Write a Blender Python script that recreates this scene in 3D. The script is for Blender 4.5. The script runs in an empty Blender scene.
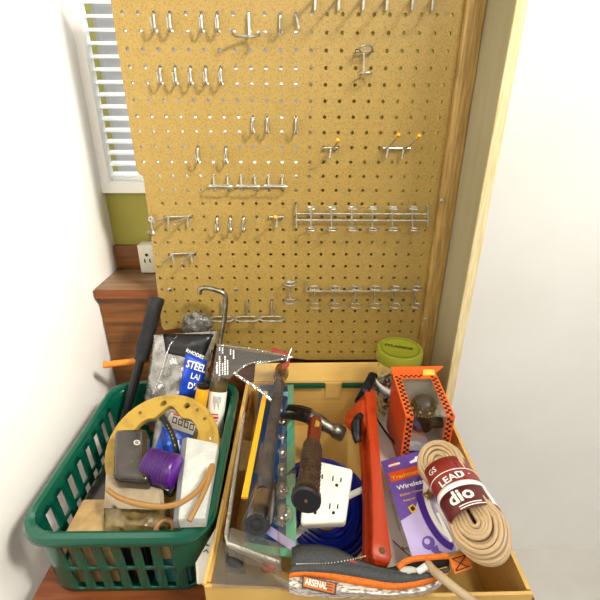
import bpy, bmesh, math, random
from mathutils import Vector, Matrix, noise
random.seed(7)
S = bpy.context.scene
COL = S.collection
IN = .0254
V = Vector

# ------------------------------------------------------------------ camera (solved from the peg holes, 1 inch grid)
FPX = 413.8
CAM = V((-.00525, -.8003, .6400))
def rod(w):
    w = V(w); th = w.length; k = w / th
    K = Matrix(((0, -k.z, k.y), (k.z, 0, -k.x), (-k.y, k.x, 0)))
    return Matrix.Identity(3) + K * math.sin(th) + (K @ K) * (1 - math.cos(th))
RC = rod((.41946, -.016134, .000862)) @ Matrix(((1, 0, 0), (0, 0, -1), (0, 1, 0)))   # world -> camera (right, down, forward)
cd = bpy.data.cameras.new('camera'); cam = bpy.data.objects.new('camera', cd); COL.objects.link(cam)
cd.sensor_width = 36; cd.lens = FPX / 600 * 36; cd.clip_start = .01
r0, r1, r2 = RC[0], RC[1], RC[2]
cam.matrix_world = Matrix(((r0.x, -r1.x, -r2.x, CAM.x), (r0.y, -r1.y, -r2.y, CAM.y), (r0.z, -r1.z, -r2.z, CAM.z), (0, 0, 0, 1)))
S.camera = cam
def ray(px, py):
    return RC.transposed() @ V(((px - 300) / FPX, (py - 300) / FPX, 1))
def P(px, py, z=None, y=None):
    d = ray(px, py)
    t = (z - CAM.z) / d.z if z is not None else (y - CAM.y) / d.y
    return CAM + d * t
def onplane(px, py, o, n):
    d = ray(px, py)
    return CAM + d * ((o - CAM).dot(n) / d.dot(n))

# ------------------------------------------------------------------ materials
def mat(name, col, rough=.5, metal=0, spec=.5, col2=None, scale=60, mixlo=.35, mixhi=.65, bump=0, bscale=None, stretch=None, trans=0, coat=0, detail=4, sub=0):
    m = bpy.data.materials.new(name); m.use_nodes = True
    nt = m.node_tree; b = nt.nodes['Principled BSDF']
    b.inputs['Base Color'].default_value = (*col, 1); b.inputs['Roughness'].default_value = rough
    b.inputs['Metallic'].default_value = metal; b.inputs['Specular IOR Level'].default_value = spec
    b.inputs['Transmission Weight'].default_value = trans; b.inputs['Coat Weight'].default_value = coat
    if col2 or bump:
        tc = nt.nodes.new('ShaderNodeTexCoord'); mp = nt.nodes.new('ShaderNodeMapping')
        nt.links.new(tc.outputs['Object'], mp.inputs['Vector'])
        if stretch: mp.inputs['Scale'].default_value = stretch
        n = nt.nodes.new('ShaderNodeTexNoise'); n.inputs['Scale'].default_value = scale; n.inputs['Detail'].default_value = detail
        nt.links.new(mp.outputs[0], n.inputs['Vector'])
        if col2:
            r = nt.nodes.new('ShaderNodeValToRGB')
            r.color_ramp.elements[0].position = mixlo; r.color_ramp.elements[1].position = mixhi
            r.color_ramp.elements[0].color = (*col, 1); r.color_ramp.elements[1].color = (*col2, 1)
            nt.links.new(n.outputs['Fac'], r.inputs['Fac']); nt.links.new(r.outputs[0], b.inputs['Base Color'])
        if bump:
            n2 = n
            if bscale:
                n2 = nt.nodes.new('ShaderNodeTexNoise'); n2.inputs['Scale'].default_value = bscale; n2.inputs['Detail'].default_value = 3
                nt.links.new(mp.outputs[0], n2.inputs['Vector'])
            bp = nt.nodes.new('ShaderNodeBump'); bp.inputs['Strength'].default_value = bump; bp.inputs['Distance'].default_value = .002
            nt.links.new(n2.outputs['Fac'], bp.inputs['Height']); nt.links.new(bp.outputs[0], b.inputs['Normal'])
    return m
def clear(name, tint=(.93, .93, .92), gloss=.14, rough=.06, haze=0.0, bump=0, bscale=60):
    m = bpy.data.materials.new(name); m.use_nodes = True; nt = m.node_tree
    nt.nodes.remove(nt.nodes['Principled BSDF']); out = nt.nodes['Material Output']
    t = nt.nodes.new('ShaderNodeBsdfTransparent'); t.inputs[0].default_value = (*tint, 1)
    g = nt.nodes.new('ShaderNodeBsdfGlossy'); g.inputs['Roughness'].default_value = rough; g.inputs[0].default_value = (1, 1, 1, 1)
    lw = nt.nodes.new('ShaderNodeLayerWeight'); lw.inputs[0].default_value = .35
    mr = nt.nodes.new('ShaderNodeMapRange'); mr.inputs[3].default_value = gloss; mr.inputs[4].default_value = min(.6, gloss * 4 + .1)
    nt.links.new(lw.outputs['Facing'], mr.inputs[0])
    mx = nt.nodes.new('ShaderNodeMixShader'); nt.links.new(mr.outputs[0], mx.inputs[0]); nt.links.new(t.outputs[0], mx.inputs[1]); nt.links.new(g.outputs[0], mx.inputs[2])
    last = mx
    if haze:
        d = nt.nodes.new('ShaderNodeBsdfDiffuse'); d.inputs[0].default_value = (.8, .8, .78, 1)
        m2 = nt.nodes.new('ShaderNodeMixShader'); m2.inputs[0].default_value = haze
        nt.links.new(mx.outputs[0], m2.inputs[1]); nt.links.new(d.outputs[0], m2.inputs[2]); last = m2
    if bump:
        tc = nt.nodes.new('ShaderNodeTexCoord'); n = nt.nodes.new('ShaderNodeTexNoise'); n.inputs['Scale'].default_value = bscale
        nt.links.new(tc.outputs['Object'], n.inputs['Vector'])
        bp = nt.nodes.new('ShaderNodeBump'); bp.inputs['Strength'].default_value = bump; bp.inputs['Distance'].default_value = .004
        nt.links.new(n.outputs['Fac'], bp.inputs['Height']); nt.links.new(bp.outputs[0], g.inputs['Normal']); nt.links.new(bp.outputs[0], lw.inputs['Normal'])
    nt.links.new(last.outputs[0], out.inputs[0])
    return m
def h(s):
    def l(c):
        c /= 255
        return c / 12.92 if c <= .04045 else ((c + .055) / 1.055) ** 2.4
    return tuple(l(int(s[i:i + 2], 16)) for i in (0, 2, 4))
M = dict(
    hardboard=mat('hardboard', h('a48844'), .42, col2=h('785c2a'), scale=480, mixlo=.46, mixhi=.80, bump=.08, bscale=700, detail=6),
    batten=mat('pine_batten', h('bc9a58'), .55, col2=h('96743a'), scale=30, stretch=(9, 1, .6), bump=.1),
    panel=mat('side_plywood', h('aaa284'), .6, col2=h('a09878'), scale=10, stretch=(1, 3, .4)),
    panel_edge=mat('cream_edge', h('efe0b4'), .5, col2=h('d9c48c'), scale=40, stretch=(8, 1, .5)),
    zinc=mat('zinc_wire', h('ccccc4'), .36, .85, col2=h('a2a29a'), scale=120),
    rod=mat('dull_steel', h('a8a492'), .32, 1, col2=h('7c7868'), scale=90),
    orange_tip=mat('orange_vinyl', h('eaa524'), .4),
    green=mat('green_plastic', h('04503d'), .22, spec=.6),
    card=mat('corrugated_cardboard', h('e0b868'), .8, col2=h('d4a656'), scale=22, stretch=(.6, 1, 30), bump=.06),
    cardflat=mat('cardboard_face', h('e0bb6e'), .8, col2=h('d6ae5e'), scale=14, bump=.04),
    white=mat('white_plastic', h('f4f1e4'), .35),
    paper=mat('white_paper', h('f0ede2'), .7, col2=h('e6e2d6'), scale=8),
    black=mat('black_plastic', h('0e0e11'), .35),
    rubber=mat('black_rubber', h('101012'), .5, col2=h('1a1a1c'), scale=90, bump=.1),
    wood=mat('brown_wood', h('84501c'), .45, col2=h('5e3610'), scale=14, stretch=(.5, 6, 6)),
    wood_top=mat('grey_brown_wood', h('8a6a4a'), .4, col2=h('6d4e34'), scale=12, stretch=(.5, 6, 6)),
    bench=mat('bench_wood', h('8a4c20'), .45, col2=h('6a3412'), scale=14, stretch=(.5, 6, 6)),
    greenwall=mat('olive_paint', h('aaa248'), .7, col2=h('a09840'), scale=5),
    whitewall=mat('white_paint', h('fbf9f4'), .75, col2=h('f6f4ee'), scale=4, bump=.03, bscale=200),
    floor=mat('pale_floor', h('e6e2da'), .6, col2=h('dcd8ce'), scale=6),
    blind=mat('blind_slat', h('f2f4f6'), .4),
    outlet=mat('outlet_plastic', h('d8d3c0'), .4),
    slot=mat('dark_slot', h('0c0b0a'), .7),
    red=mat('wrench_paint', h('b83a10'), .36, col2=h('6c240e'), scale=48, mixlo=.55, mixhi=.85, bump=.12, bscale=160),
    iron=mat('worn_iron', h('3e4044'), .45, .8, col2=h('1e2024'), scale=110, bump=.3),
    steel=mat('worn_steel', h('8a867c'), .38, .85, col2=h('4c463c'), scale=90, mixlo=.45, mixhi=.7, bump=.15),
    darksteel=mat('blackened_steel', h('1c1a18'), .5, .5, col2=h('5a3c1a'), scale=120, mixlo=.55, mixhi=.7),
    maroonwood=mat('red_lacquer', h('7c2414'), .3, col2=h('64180e'), scale=60),
    grip=mat('brown_leather_grip', h('2e2019'), .5, col2=h('4a3626'), scale=120, bump=.2),
    bluecable=mat('blue_cable', h('06186c'), .16, spec=.6),
    tie=mat('white_tie', h('efeeea'), .4),
    amber=mat('amber_acetate', h('7a4a14'), .18, col2=h('1c130c'), scale=40, mixlo=.4, mixhi=.6, coat=.6),
    smokebrown=mat('smoky_brown', h('5a4636'), .3, col2=h('34281e'), scale=40), sleeve=mat('grey_sleeve', h('4c4440'), .45, col2=h('352f2c'), scale=60),
    pencil=mat('orange_lacquer', h('f2a81e'), .35),
    teal=mat('teal_card', h('5ab496'), .35),
    bluecard=mat('blue_card', h('1c4f86'), .35, col2=h('123a68'), scale=40),
    skyc=mat('pale_blue_print', h('a8d0e0'), .4),
    lavender=mat('lavender_strip', h('b9aede'), .4),
    clear=clear('clear_plastic', (.97, .97, .96), .045, .05), clearhaze=clear('hazy_plastic', (.76, .73, .64), .05, .10, .05, .2, 40),
    clearbag=clear('bag_plastic', (.95, .95, .95), .05, .06, 0, .10, 40),
    clearwrap=clear('wrinkled_film', (.95, .95, .96), .10, .10, .03, .9, 55), cleardome=clear('clear_dome', (.95, .95, .95), .16, .04), glass=clear('jar_glass', (.96, .97, .95), .08, .03), window=clear('window_glass', (.97, .98, .98), .04, .02),
    clearbright=clear('clear_flange', (.85, .85, .82), .3, .1, .10, .8, 120),
    wool=mat('steel_wool', h('8f8d86'), .35, .6, col2=h('4e4c48'), scale=160, bump=.9, bscale=260, detail=8),
    woolbag=mat('steel_wool_in_plastic', h('a2a09a'), .22, .25, col2=h('6a6862'), scale=60, bump=.7, bscale=45, detail=8, coat=.5),
    bluelabel=mat('blue_label', h('1440b4'), .3),
    bluedeep=mat('blue_bag', h('1a4cc0'), .2, col2=h('88a8e8'), scale=50, mixlo=.55, mixhi=.68),
    yellowreel=mat('yellow_enamel', h('a8882e'), .4, col2=h('86681e'), scale=45, mixlo=.5, mixhi=.75, bump=.25, bscale=120),
    brownmark=mat('brown_scuff', h('6a4414'), .6),
    yellowcan=mat('yellow_label', h('f0b022'), .4, col2=h('e0a01c'), scale=50),
    brownglass=mat('brown_glass', h('3e3014'), .12, col2=h('5c4c24'), scale=30, coat=.6),
    redclip=mat('red_clip', h('8c1f10'), .6), redprint=mat('red_print', h('d04020'), .5),
    purple=mat('purple_plastic', h('3c105c'), .34),
    purplebright=mat('purple_gloss', h('561886'), .22),
    yellow=mat('yellow_print', h('eadb38'), .5),
    foam=mat('white_textured_sheet', h('c8cac4'), .5, col2=h('b4b8b4'), scale=40, bump=1.0, bscale=110),
    greyedge=mat('grey_edge', h('77777a'), .5),
    tan=mat('tan_cord', h('98703a'), .45),
    taupe=mat('taupe_wrap', h('8f8068'), .5, col2=h('a8987c'), scale=12, stretch=(2, .3, 1)),
    brownwrap=mat('brown_crinkle', h('8c7848'), .2, col2=h('4a3c1e'), scale=40, stretch=(1, .4, 1), bump=.9, bscale=60, coat=.6),
    smoke=mat('smoky_case', h('16130f'), .22, col2=h('342a22'), scale=50, coat=.4),
    lidgreen=mat('lid_green', h('868a20'), .4),
    darkprint=mat('black_print', h('20201c'), .5),
    orangebox=mat('orange_carton', h('f0671c'), .4), redbox=mat('red_carton_side', h('c03a16'), .4),
    liner=mat('grey_liner', h('cacabe'), .6, col2=h('b0b0a4'), scale=15),
    dome=mat('brown_dome', h('2c1406'), .35, coat=.2), gold=mat('gold_bead', h('e0c458'), .3, .5),
    purplecard=mat('violet_card', h('6a50a8'), .3), violetlight=mat('pale_violet_card', h('c4b8ea'), .3), violetdark=mat('dark_violet_print', h('4a2a94'), .3),
    orangered=mat('orange_red_strip', h('e0501c'), .35), whiteprint=mat('white_print', h('fbfaf4'), .5), yellowprint=mat('mustard_print', h('f0c02c'), .5),
    greyprint=mat('grey_print', h('6c6c6c'), .6), tealprint=mat('teal_print', h('7aa8a0'), .6),
    doorbell=mat('pale_grey_plastic', h('dcdedc'), .25),
    beige=mat('beige_cord', h('c6aa84'), .45, spec=.4), beigegrey=mat('beige_cable', h('b8a282'), .45),
    maroon=mat('maroon_label', h('8c2a26'), .4), maroondark=mat('dark_maroon_label', h('5e1410'), .4),
    greyfabric=mat('grey_canvas', h('4a4c4e'), .8, col2=h('3a3c3e'), scale=400, bump=.3),
    orangefabric=mat('orange_canvas', h('e0761c'), .75, col2=h('cc6412'), scale=300, bump=.25),
    mesh=mat('silver_mesh', h('e6e4dc'), .35, .1, col2=h('8a867c'), scale=520, mixlo=.46, mixhi=.66, stretch=(.3, 1, 1), bump=.3, detail=0),
    darkin=mat('dark_lining', h('141416'), .9),
    hardware=mat('loose_hardware', h('dedcd6'), .28, .6, col2=h('2e2418'), scale=75, mixlo=.45, mixhi=.58, bump=.8, bscale=110),
    bluewhite=mat('blue_label_band', h('3a70b0'), .4), skin=mat('plain_tan_pack', h('b89a68'), .6, col2=h('9a7c4c'), scale=60),
    steelnail=mat('bright_screw', h('d8d4c8'), .25, 1), orangetube=mat('orange_tube', h('e08424'), .4),
    brass=mat('brass_screw', h('b09038'), .3, 1), tealbox=mat('teal_pack', h('2e6c70'), .4),
)

# ------------------------------------------------------------------ mesh builder
class MB:
    def __init__(s): s.v = []; s.f = []
    def add(s, vs, fs):
        b = len(s.v); s.v += [V(v) for v in vs]; s.f += [tuple(i + b for i in f) for f in fs]; return s
    def bm(s, bm, mtx=None):
        bm.verts.index_update()
        s.add([(mtx @ v.co) if mtx else v.co.copy() for v in bm.verts], [[v.index for v in f.verts] for f in bm.faces]); bm.free(); return s
    def box(s, lo, hi, bev=0, seg=2, mtx=None):
        lo, hi = V(lo), V(hi); bm = bmesh.new(); bmesh.ops.create_cube(bm, size=1)
        for v in bm.verts: v.co = V([(lo[i] + hi[i]) / 2 + v.co[i] * (hi[i] - lo[i]) for i in range(3)])
        if bev: bmesh.ops.bevel(bm, geom=bm.edges[:], offset=bev, segments=seg, profile=.5, affect='EDGES')
        return s.bm(bm, mtx)
    def hexa(s, top, bot, bev=0, seg=2):
        bm = bmesh.new(); t = [bm.verts.new(p) for p in top]; b = [bm.verts.new(p) for p in bot]; n = len(t)
        bm.faces.new(t); bm.faces.new(b[::-1])
        for i in range(n): bm.faces.new((t[i], b[i], b[(i + 1) % n], t[(i + 1) % n]))
        bmesh.ops.recalc_face_normals(bm, faces=bm.faces[:])
        if bev: bmesh.ops.bevel(bm, geom=bm.edges[:], offset=bev, segments=seg, profile=.5, affect='EDGES')
        return s.bm(bm)
    def tube(s, path, r, n=8, closed=False, flat=1, up=None):
        path = [V(p) for p in path]; k = len(path); rs = r if isinstance(r, (list, tuple)) else [r] * k
        T = []
        for i in range(k):
            a = path[(i - 1) % k] if closed or i else path[0]; b = path[(i + 1) % k] if closed or i < k - 1 else path[-1]
            T.append((b - a).normalized())
        ref = up or (V((0, 0, 1)) if abs(T[0].z) < .9 else V((1, 0, 0)))
        nrm = (ref - T[0] * ref.dot(T[0])).normalized(); vs = []
        for i in range(k):
            nrm = (nrm - T[i] * nrm.dot(T[i]))
            nrm = nrm.normalized() if nrm.length > 1e-6 else T[i].orthogonal().normalized()
            bi = T[i].cross(nrm)
            for j in range(n):
                a = 2 * math.pi * j / n; vs.append(path[i] + nrm * (math.cos(a) * rs[i] * flat) + bi * (math.sin(a) * rs[i]))
        fs = []
        for i in range(k if closed else k - 1):
            for j in range(n):
                a, b = i * n + j, i * n + (j + 1) % n; c, d = ((i + 1) % k) * n + (j + 1) % n, ((i + 1) % k) * n + j
                fs.append((a, b, c, d))
        if not closed: fs += [tuple(range(n))[::-1], tuple(range((k - 1) * n, k * n))]
        return s.add(vs, fs)
    def lathe(s, prof, o, axis, n=24, ref=None):
        axis = V(axis).normalized(); o = V(o); x = (ref or axis.orthogonal()); x = (x - axis * x.dot(axis)).normalized(); y = axis.cross(x); vs = []
        for r, hh in prof:
            for j in range(n):
                a = 2 * math.pi * j / n; vs.append(o + axis * hh + (x * math.cos(a) + y * math.sin(a)) * max(r, 1e-5))
        fs = [(i * n + j, i * n + (j + 1) % n, (i + 1) * n + (j + 1) % n, (i + 1) * n + j) for i in range(len(prof) - 1) for j in range(n)]
        fs += [tuple(range(n))[::-1], tuple(range((len(prof) - 1) * n, len(prof) * n))]
        return s.add(vs, fs)
    def grid(s, rows, closed=False):
        n = len(rows[0]); vs = [p for r in rows for p in r]
        fs = [(i * n + j, i * n + (j + 1) % n, (i + 1) * n + (j + 1) % n, (i + 1) * n + j) for i in range(len(rows) - 1) for j in range(n if closed else n - 1)]
        return s.add(vs, fs)
    def ball(s, c, r, sub=2, sc=(1, 1, 1)):
        bm = bmesh.new(); bmesh.ops.create_icosphere(bm, subdivisions=sub, radius=r)
        for v in bm.verts: v.co = V((v.co.x * sc[0], v.co.y * sc[1], v.co.z * sc[2])) + V(c)
        return s.bm(bm)

def thing(name, label, cat, loc=(0, 0, 0), group=None):
    o = bpy.data.objects.new(name, None); COL.objects.link(o); o.location = loc; o.empty_display_size = .02
    return tag(o, label, cat, group)
def tag(o, label=None, cat=None, group=None, kind=None):
    for k, v in (('label', label), ('category', cat), ('group', group), ('kind', kind)):
        if v: o[k] = v
    return o
def obj(name, mb, m, parent=None, smooth=True, loc=None, solid=0, label=None, recalc=True):
    """links one mesh object; vertices arrive in world space and are stored about the object's origin"""
    me = bpy.data.meshes.new(name)
    base = V(loc) if loc is not None else V((0, 0, 0))
    off = base.copy()
    if parent:
        q = parent
        while q: off += q.location; q = q.parent
    me.from_pydata([v - off for v in mb.v], [], mb.f); me.materials.append(M[m] if isinstance(m, str) else m)
    if recalc:
        bm = bmesh.new(); bm.from_mesh(me); bmesh.ops.recalc_face_normals(bm, faces=bm.faces[:]); bm.to_mesh(me); bm.free()
    if smooth:
        for p in me.polygons: p.use_smooth = True
        try: me.set_sharp_from_angle(angle=math.radians(38))
        except Exception: pass
    o = bpy.data.objects.new(name, me); COL.objects.link(o); o.location = base
    if parent: o.parent = parent
    if solid:
        md = o.modifiers.new('thick', 'SOLIDIFY'); md.thickness = solid; md.offset = 0
    if label: o['label'] = label
    return o
def base_of(mb):
    xs = [v.x for v in mb.v]; ys = [v.y for v in mb.v]; return V((sum(xs) / len(xs), sum(ys) / len(ys), min(v.z for v in mb.v)))
def solo(name, mb, m, label, cat, group=None, **k):
    return tag(obj(name, mb, m, loc=base_of(mb), **k), label, cat, group)
def struct(name, mb, m): return tag(obj(name, mb, m, smooth=False), kind='structure')
def cr(pts, sub=6, closed=False):
    pts = [V(p) for p in pts]; n = len(pts); out = []
    for i in range(n if closed else n - 1):
        g = (lambda k: pts[k % n]) if closed else (lambda k: pts[max(0, min(n - 1, k))])
        a, b, c, d = g(i - 1), g(i), g(i + 1), g(i + 2)
        for j in range(sub):
            t = j / sub
            out.append(.5 * (2 * b + (c - a) * t + (2 * a - 5 * b + 4 * c - d) * t * t + (3 * b - a - 3 * c + d) * t ** 3))
    if not closed: out.append(pts[-1])
    return out
def fill2d(splines, extrude=0, bevel=0):
    """outline with holes -> verts, faces in the xy plane"""
    cu = bpy.data.curves.new('tmp', 'CURVE'); cu.dimensions = '2D'; cu.fill_mode = 'BOTH'; cu.extrude = extrude; cu.bevel_depth = bevel; cu.bevel_resolution = 1
    for sp in splines:
        s = cu.splines.new('POLY'); s.points.add(len(sp) - 1); s.use_cyclic_u = True
        for p, q in zip(s.points, sp): p.co = (q[0], q[1], 0, 1)
    return _harvest(cu)
def _harvest(cu):
    o = bpy.data.objects.new('tmp', cu); COL.objects.link(o); bpy.context.view_layer.update()
    me = bpy.data.meshes.new_from_object(o.evaluated_get(bpy.context.evaluated_depsgraph_get()))
    r = [v.co.copy() for v in me.vertices], [tuple(p.vertices) for p in me.polygons]
    bpy.data.objects.remove(o); bpy.data.curves.remove(cu); bpy.data.meshes.remove(me); return r
def text2d(body, size=1, align='LEFT', bold=0):
    cu = bpy.data.curves.new('tmp', 'FONT'); cu.body = body; cu.size = size; cu.align_x = align; cu.offset = bold * size; cu.resolution_u = 2
    return _harvest(cu)
class Quad:
    """a patch with u to the right and v down"""
    def __init__(s, TL, TR, BL, BR):
        s.c = [V(p) for p in (TL, TR, BL, BR)]
        n0 = (s.c[1] - s.c[0]).cross(s.c[2] - s.c[0]); dr = s.c[3] - CAM; s.c[3] = CAM + dr * ((s.c[0] - CAM).dot(n0) / dr.dot(n0))   # keep the patch flat
        s.n = (s.c[1] - s.c[0]).cross(s.c[0] - s.c[2]).normalized()
        if s.n.dot(CAM - s.c[0]) < 0: s.n = -s.n
        s.w = ((s.c[1] - s.c[0]).length + (s.c[3] - s.c[2]).length) / 2; s.h = ((s.c[2] - s.c[0]).length + (s.c[3] - s.c[1]).length) / 2
    def p(s, u, v, k=0):
        a = s.c[0].lerp(s.c[1], u); b = s.c[2].lerp(s.c[3], u); return a.lerp(b, v) + s.n * k
    def slab(s, t, bev=0, k=0, seg=2, u0=0, v0=0, u1=1, v1=1):
        q = [(u0, v0), (u1, v0), (u1, v1), (u0, v1)]
        return MB().hexa([s.p(u, v, k) for u, v in q], [s.p(u, v, k - t) for u, v in q], bev, seg)
    def poly(s, pts, k=.0006):
        return MB().hexa([s.p(u, v, k) for u, v in pts], [s.p(u, v, k - .0005) for u, v in pts])
    def rect(s, u0, v0, u1, v1, k=.0006): return s.poly([(u0, v0), (u1, v0), (u1, v1), (u0, v1)], k)
    def disc(s, u, v, r, k=.0006, n=20, ry=None):
        return s.poly([(u + r / s.w * math.cos(a), v + (ry or r) / s.h * math.sin(a)) for a in [2 * math.pi * i / n for i in range(n)]], k)
    def text(s, body, u, v, size, k=.0009, ang=0, bold=0, align='LEFT', sx=1):
        vs, fs = text2d(body, size, align, bold); ca, sa = math.cos(ang), math.sin(ang)
        return MB().add([s.p(u + (x.x * sx * ca - x.y * sa) / s.w, v - (x.x * sx * sa + x.y * ca) / s.h, k) for x in vs], fs)
    def pillow(s, t, nu=14, nv=14, amp=.003, fr=40, seed=0, edge=.45):
        mb = MB(); top, bot = [], []
        for i in range(nv + 1):
            rt, rb = [], []
            for j in range(nu + 1):
                u, v = j / nu, i / nv
                b = (max(0, math.sin(math.pi * u)) * max(0, math.sin(math.pi * v))) ** edge
                p = s.p(u, v); w = noise.noise(p * fr + V((seed, seed, 0))) * amp * (b ** .5)
                rt.append(p + s.n * (t * b / 2 + w)); rb.append(p - s.n * (t * b / 2 + w * .3))
            top.append(rt); bot.append(rb)
        mb.grid(top); mb.grid(bot)
        bm = bmesh.new(); vv = [bm.verts.new(v) for v in mb.v]
        for f in mb.f: bm.faces.new([vv[i] for i in f])
        bmesh.ops.remove_doubles(bm, verts=bm.verts[:], dist=1e-6)
        return MB().bm(bm)

# ================================================================== THE SETTING
struct('floor', MB().box((-1.6, -2.6, -.80), (1.9, .30, -.75)), 'floor')
# back wall with a window opening  x -.41..0.03, z .49..1.05
wb = MB(); WX0, WX1, WZ0, WZ1 = -.425, .02, .495, 1.1
wb.box((-.46, .18, -.75), (WX0, .24, 1.6)).box((WX0, .18, -.75), (WX1, .24, WZ0)).box((WX0, .18, WZ1), (WX1, .24, 1.6)).box((WX1, .18, -.75), (.335, .24, 1.6))
struct('wall_back', wb, 'greenwall')
struct('wall_back_right', MB().box((.335, .16, -.75), (1.9, .24, 1.6)), 'whitewall')
struct('wall_left', MB().box((-.50, -1.6, -.75), (-.440, .24, 1.6)), 'whitewall')
fr = MB()
fr.box((WX0 - .02, .165, WZ0 - .018), (WX1 + .02, .235, WZ0 + .006)).box((WX0 - .02, .168, WZ0), (WX0 + .004, .2, WZ1 + .02)).box((WX1 - .004, .168, WZ0), (WX1 + .02, .2, WZ1 + .02)).box((WX0 - .02, .168, WZ1), (WX1 + .02, .2, WZ1 + .02))
wf = struct('window_1', fr, 'whitewall')
obj('pane', MB().box((WX0, .228, WZ0), (WX1, .231, WZ1)), 'window', wf, smooth=False)
bl = MB()
for i in range(25):
    z = WZ0 + .02 + i * .0235
    m = Matrix.Translation((0, .195, z)) @ Matrix.Rotation(math.radians(22), 4, 'X')
    bl.box((WX0 + .004, -.011, -.0006), (WX1 - .004, .011, .0006), mtx=m)
blinds = thing('window_blind', 'white slatted blind in the window behind the pegboard', 'blind', (-.19, .19, WZ0))
obj('slat_stack', bl, 'blind', blinds, smooth=False)
obj('bottom_rail', MB().box((WX0 + .004, .185, WZ0 + .006), (WX1 - .004, .205, WZ0 + .016), .002), 'blind', blinds)

# wooden cabinet along the back wall
cb = thing('wooden_cabinet', 'brown wooden cabinet ledge along the wall behind the pegboard', 'cabinet', (-.1, .1, -.75))
obj('body', MB().box((-.437, .045, -.75), (.292, .179, .272)), 'wood', cb, smooth=False)
obj('top', MB().box((-.437, .034, .272), (.292, .179, .295), .002), 'wood_top', cb)
obj('front_trim', MB().box((-.437, .030, .274), (.292, .0338, .293)), 'bench', cb, smooth=False)
obj('backsplash', MB().box((-.437, .164, .2955), (.292, .179, .353), .002), 'wood', cb)
# surface outlet box
ob = thing('wall_outlet', 'cream surface-mounted power outlet beside the left edge of the pegboard', 'outlet', (-.385, .15, .296))
x0 = P(138, 255, y=.128).x; x1 = x0 + .072
obj('housing', MB().box((x0, .128, .2965), (x1, .1635, .366), .004, 3), 'outlet', ob)
obj('faceplate', MB().box((x0 + .012, .1262, .307), (x1 - .012, .1285, .357), .001), 'outlet', ob)
ocx = P(147, 258, y=.126).x
sl = MB().box((ocx - .0075, .1256, .3235), (ocx - .0045, .127, .3325)).box((ocx + .0045, .1256, .3235), (ocx + .0075, .127, .333)).lathe([(.0038, 0), (.0038, .0016)], (ocx, .127, .3425), (0, -1, 0), 12)
obj('socket', sl, 'slot', ob, label='dark three-pin socket opening')

# workbench
wbn = thing('workbench', 'brown wooden workbench under the basket and the cardboard box', 'workbench', (0, -.3, -.75))
obj('top', MB().box((-.385, -.62, -.032), (.345, .028, 0), .003), 'bench', wbn)
for sx in (-.36, .32):
    for sy in (-.59, 0): obj('leg', MB().box((sx - .022, sy - .022, -.75), (sx + .022, sy + .022, -.032), .002), 'bench', wbn)

# ------------------------------------------------------------------ pegboard
Z0 = .79
def hole(c, r): return V((c * IN, 0, Z0 - r * IN))
def rc(c, r): return (c * IN, Z0 - r * IN)
out = [rc(-11.62, -5), rc(-11.62, 2), rc(-11.58, 9.6), rc(-11.45, 9.85), rc(-11.18, 10.0), rc(-11.2, 13), rc(-11.33, 18), rc(-11.45, 22.4), rc(-11.3, 22.75), rc(-10.2, 22.6), rc(-8.6, 22.4), rc(-8.0, 23.0), rc(-7.5, 24.0), rc(-7.0, 24.2), rc(-5.05, 24.75), rc(-.6, 25.55), rc(1, 25.8), rc(11.9, 25.8), rc(11.9, -5)]
def inside(x, z, poly):
    c = False; j = len(poly) - 1
    for i in range(len(poly)):
        (xi, zi), (xj, zj) = poly[i], poly[j]
        if (zi > z) != (zj > z) and x < (xj - xi) * (z - zi) / (zj - zi) + xi: c = not c
        j = i
    return c
spl = [out]; HR = .0032
for c in range(-12, 11):
    for r in range(-4, 26):
        x, z = rc(c, r)
        if all(inside(x + dx, z + dz, out) for dx in (-.006, .006) for dz in (-.006, .006)):
            spl.append([(x + HR * math.cos(a), z + HR * math.sin(a)) for a in [2 * math.pi * i / 12 for i in range(12)]])
vs, fs = fill2d(spl, .003)
pb = thing('pegboard', 'large tan perforated hardboard panel hung with wire hooks', 'pegboard', (0, .003, 0))
obj('board', MB().add([V((v.x, .003 + v.z, v.y)) for v in vs], fs), 'hardboard', pb, smooth=False)
BX0, BX1 = 10.72 * IN, 11.93 * IN
obj('batten', MB().box((BX0, -.013, 0), (BX1, -.0005, .95), .0015), 'batten', pb, label='light pine batten down the right edge')
for px, py in ((442, 200), (424.5, 319)):
    p = P(px, py, y=-.013); obj('screw', MB().lathe([(.0015, 0), (.0045, .0008), (.0045, .0025), (.003, .004)], (max(p.x, BX0 + .004), -.013, p.z), (0, -1, 0), 12), 'zinc', pb)
for px, py in ((169.8, 289.6), (236.3, 289.2)):
    p = P(px, py, y=0); obj('screw', MB().lathe([(.0045, 0), (.0042, .0012), (.002, .002)], (p.x, 0, p.z), (0, -1, 0), 12), 'steelnail', pb)
sp = thing('side_panel', 'upright grey-beige plywood side panel with a cream front edge beside the pegboard', 'panel', (.311, -.06, 0))
obj('sheet', MB().box((BX1 + .001, -.112, 0), (BX1 + .017, .024, .97)), 'panel', sp, smooth=False)
obj('front_edge', MB().box((BX1 + .001, -.116, 0), (BX1 + .017, -.1125, .97)), 'panel_edge', sp, smooth=False, label='cream front edge of the panel')

# ------------------------------------------------------------------ hooks
WR = .00195
ORD = ['first', 'second', 'third', 'fourth', 'fifth', 'sixth', 'seventh']
def hookmesh(name, paths, r=WR, m='zinc'):
    mb = MB()
    for p in paths:
        closed = False
        if isinstance(p, tuple): p, closed = p
        mb.tube(p, r, 8, closed)
    me = obj(name, mb, m); return me
def place(o, loc, label, cat, group, first):
    q = o if first else o.copy()
    if not first:
        COL.objects.link(q)
    q.location = loc; return tag(q, label, cat, group)
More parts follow.
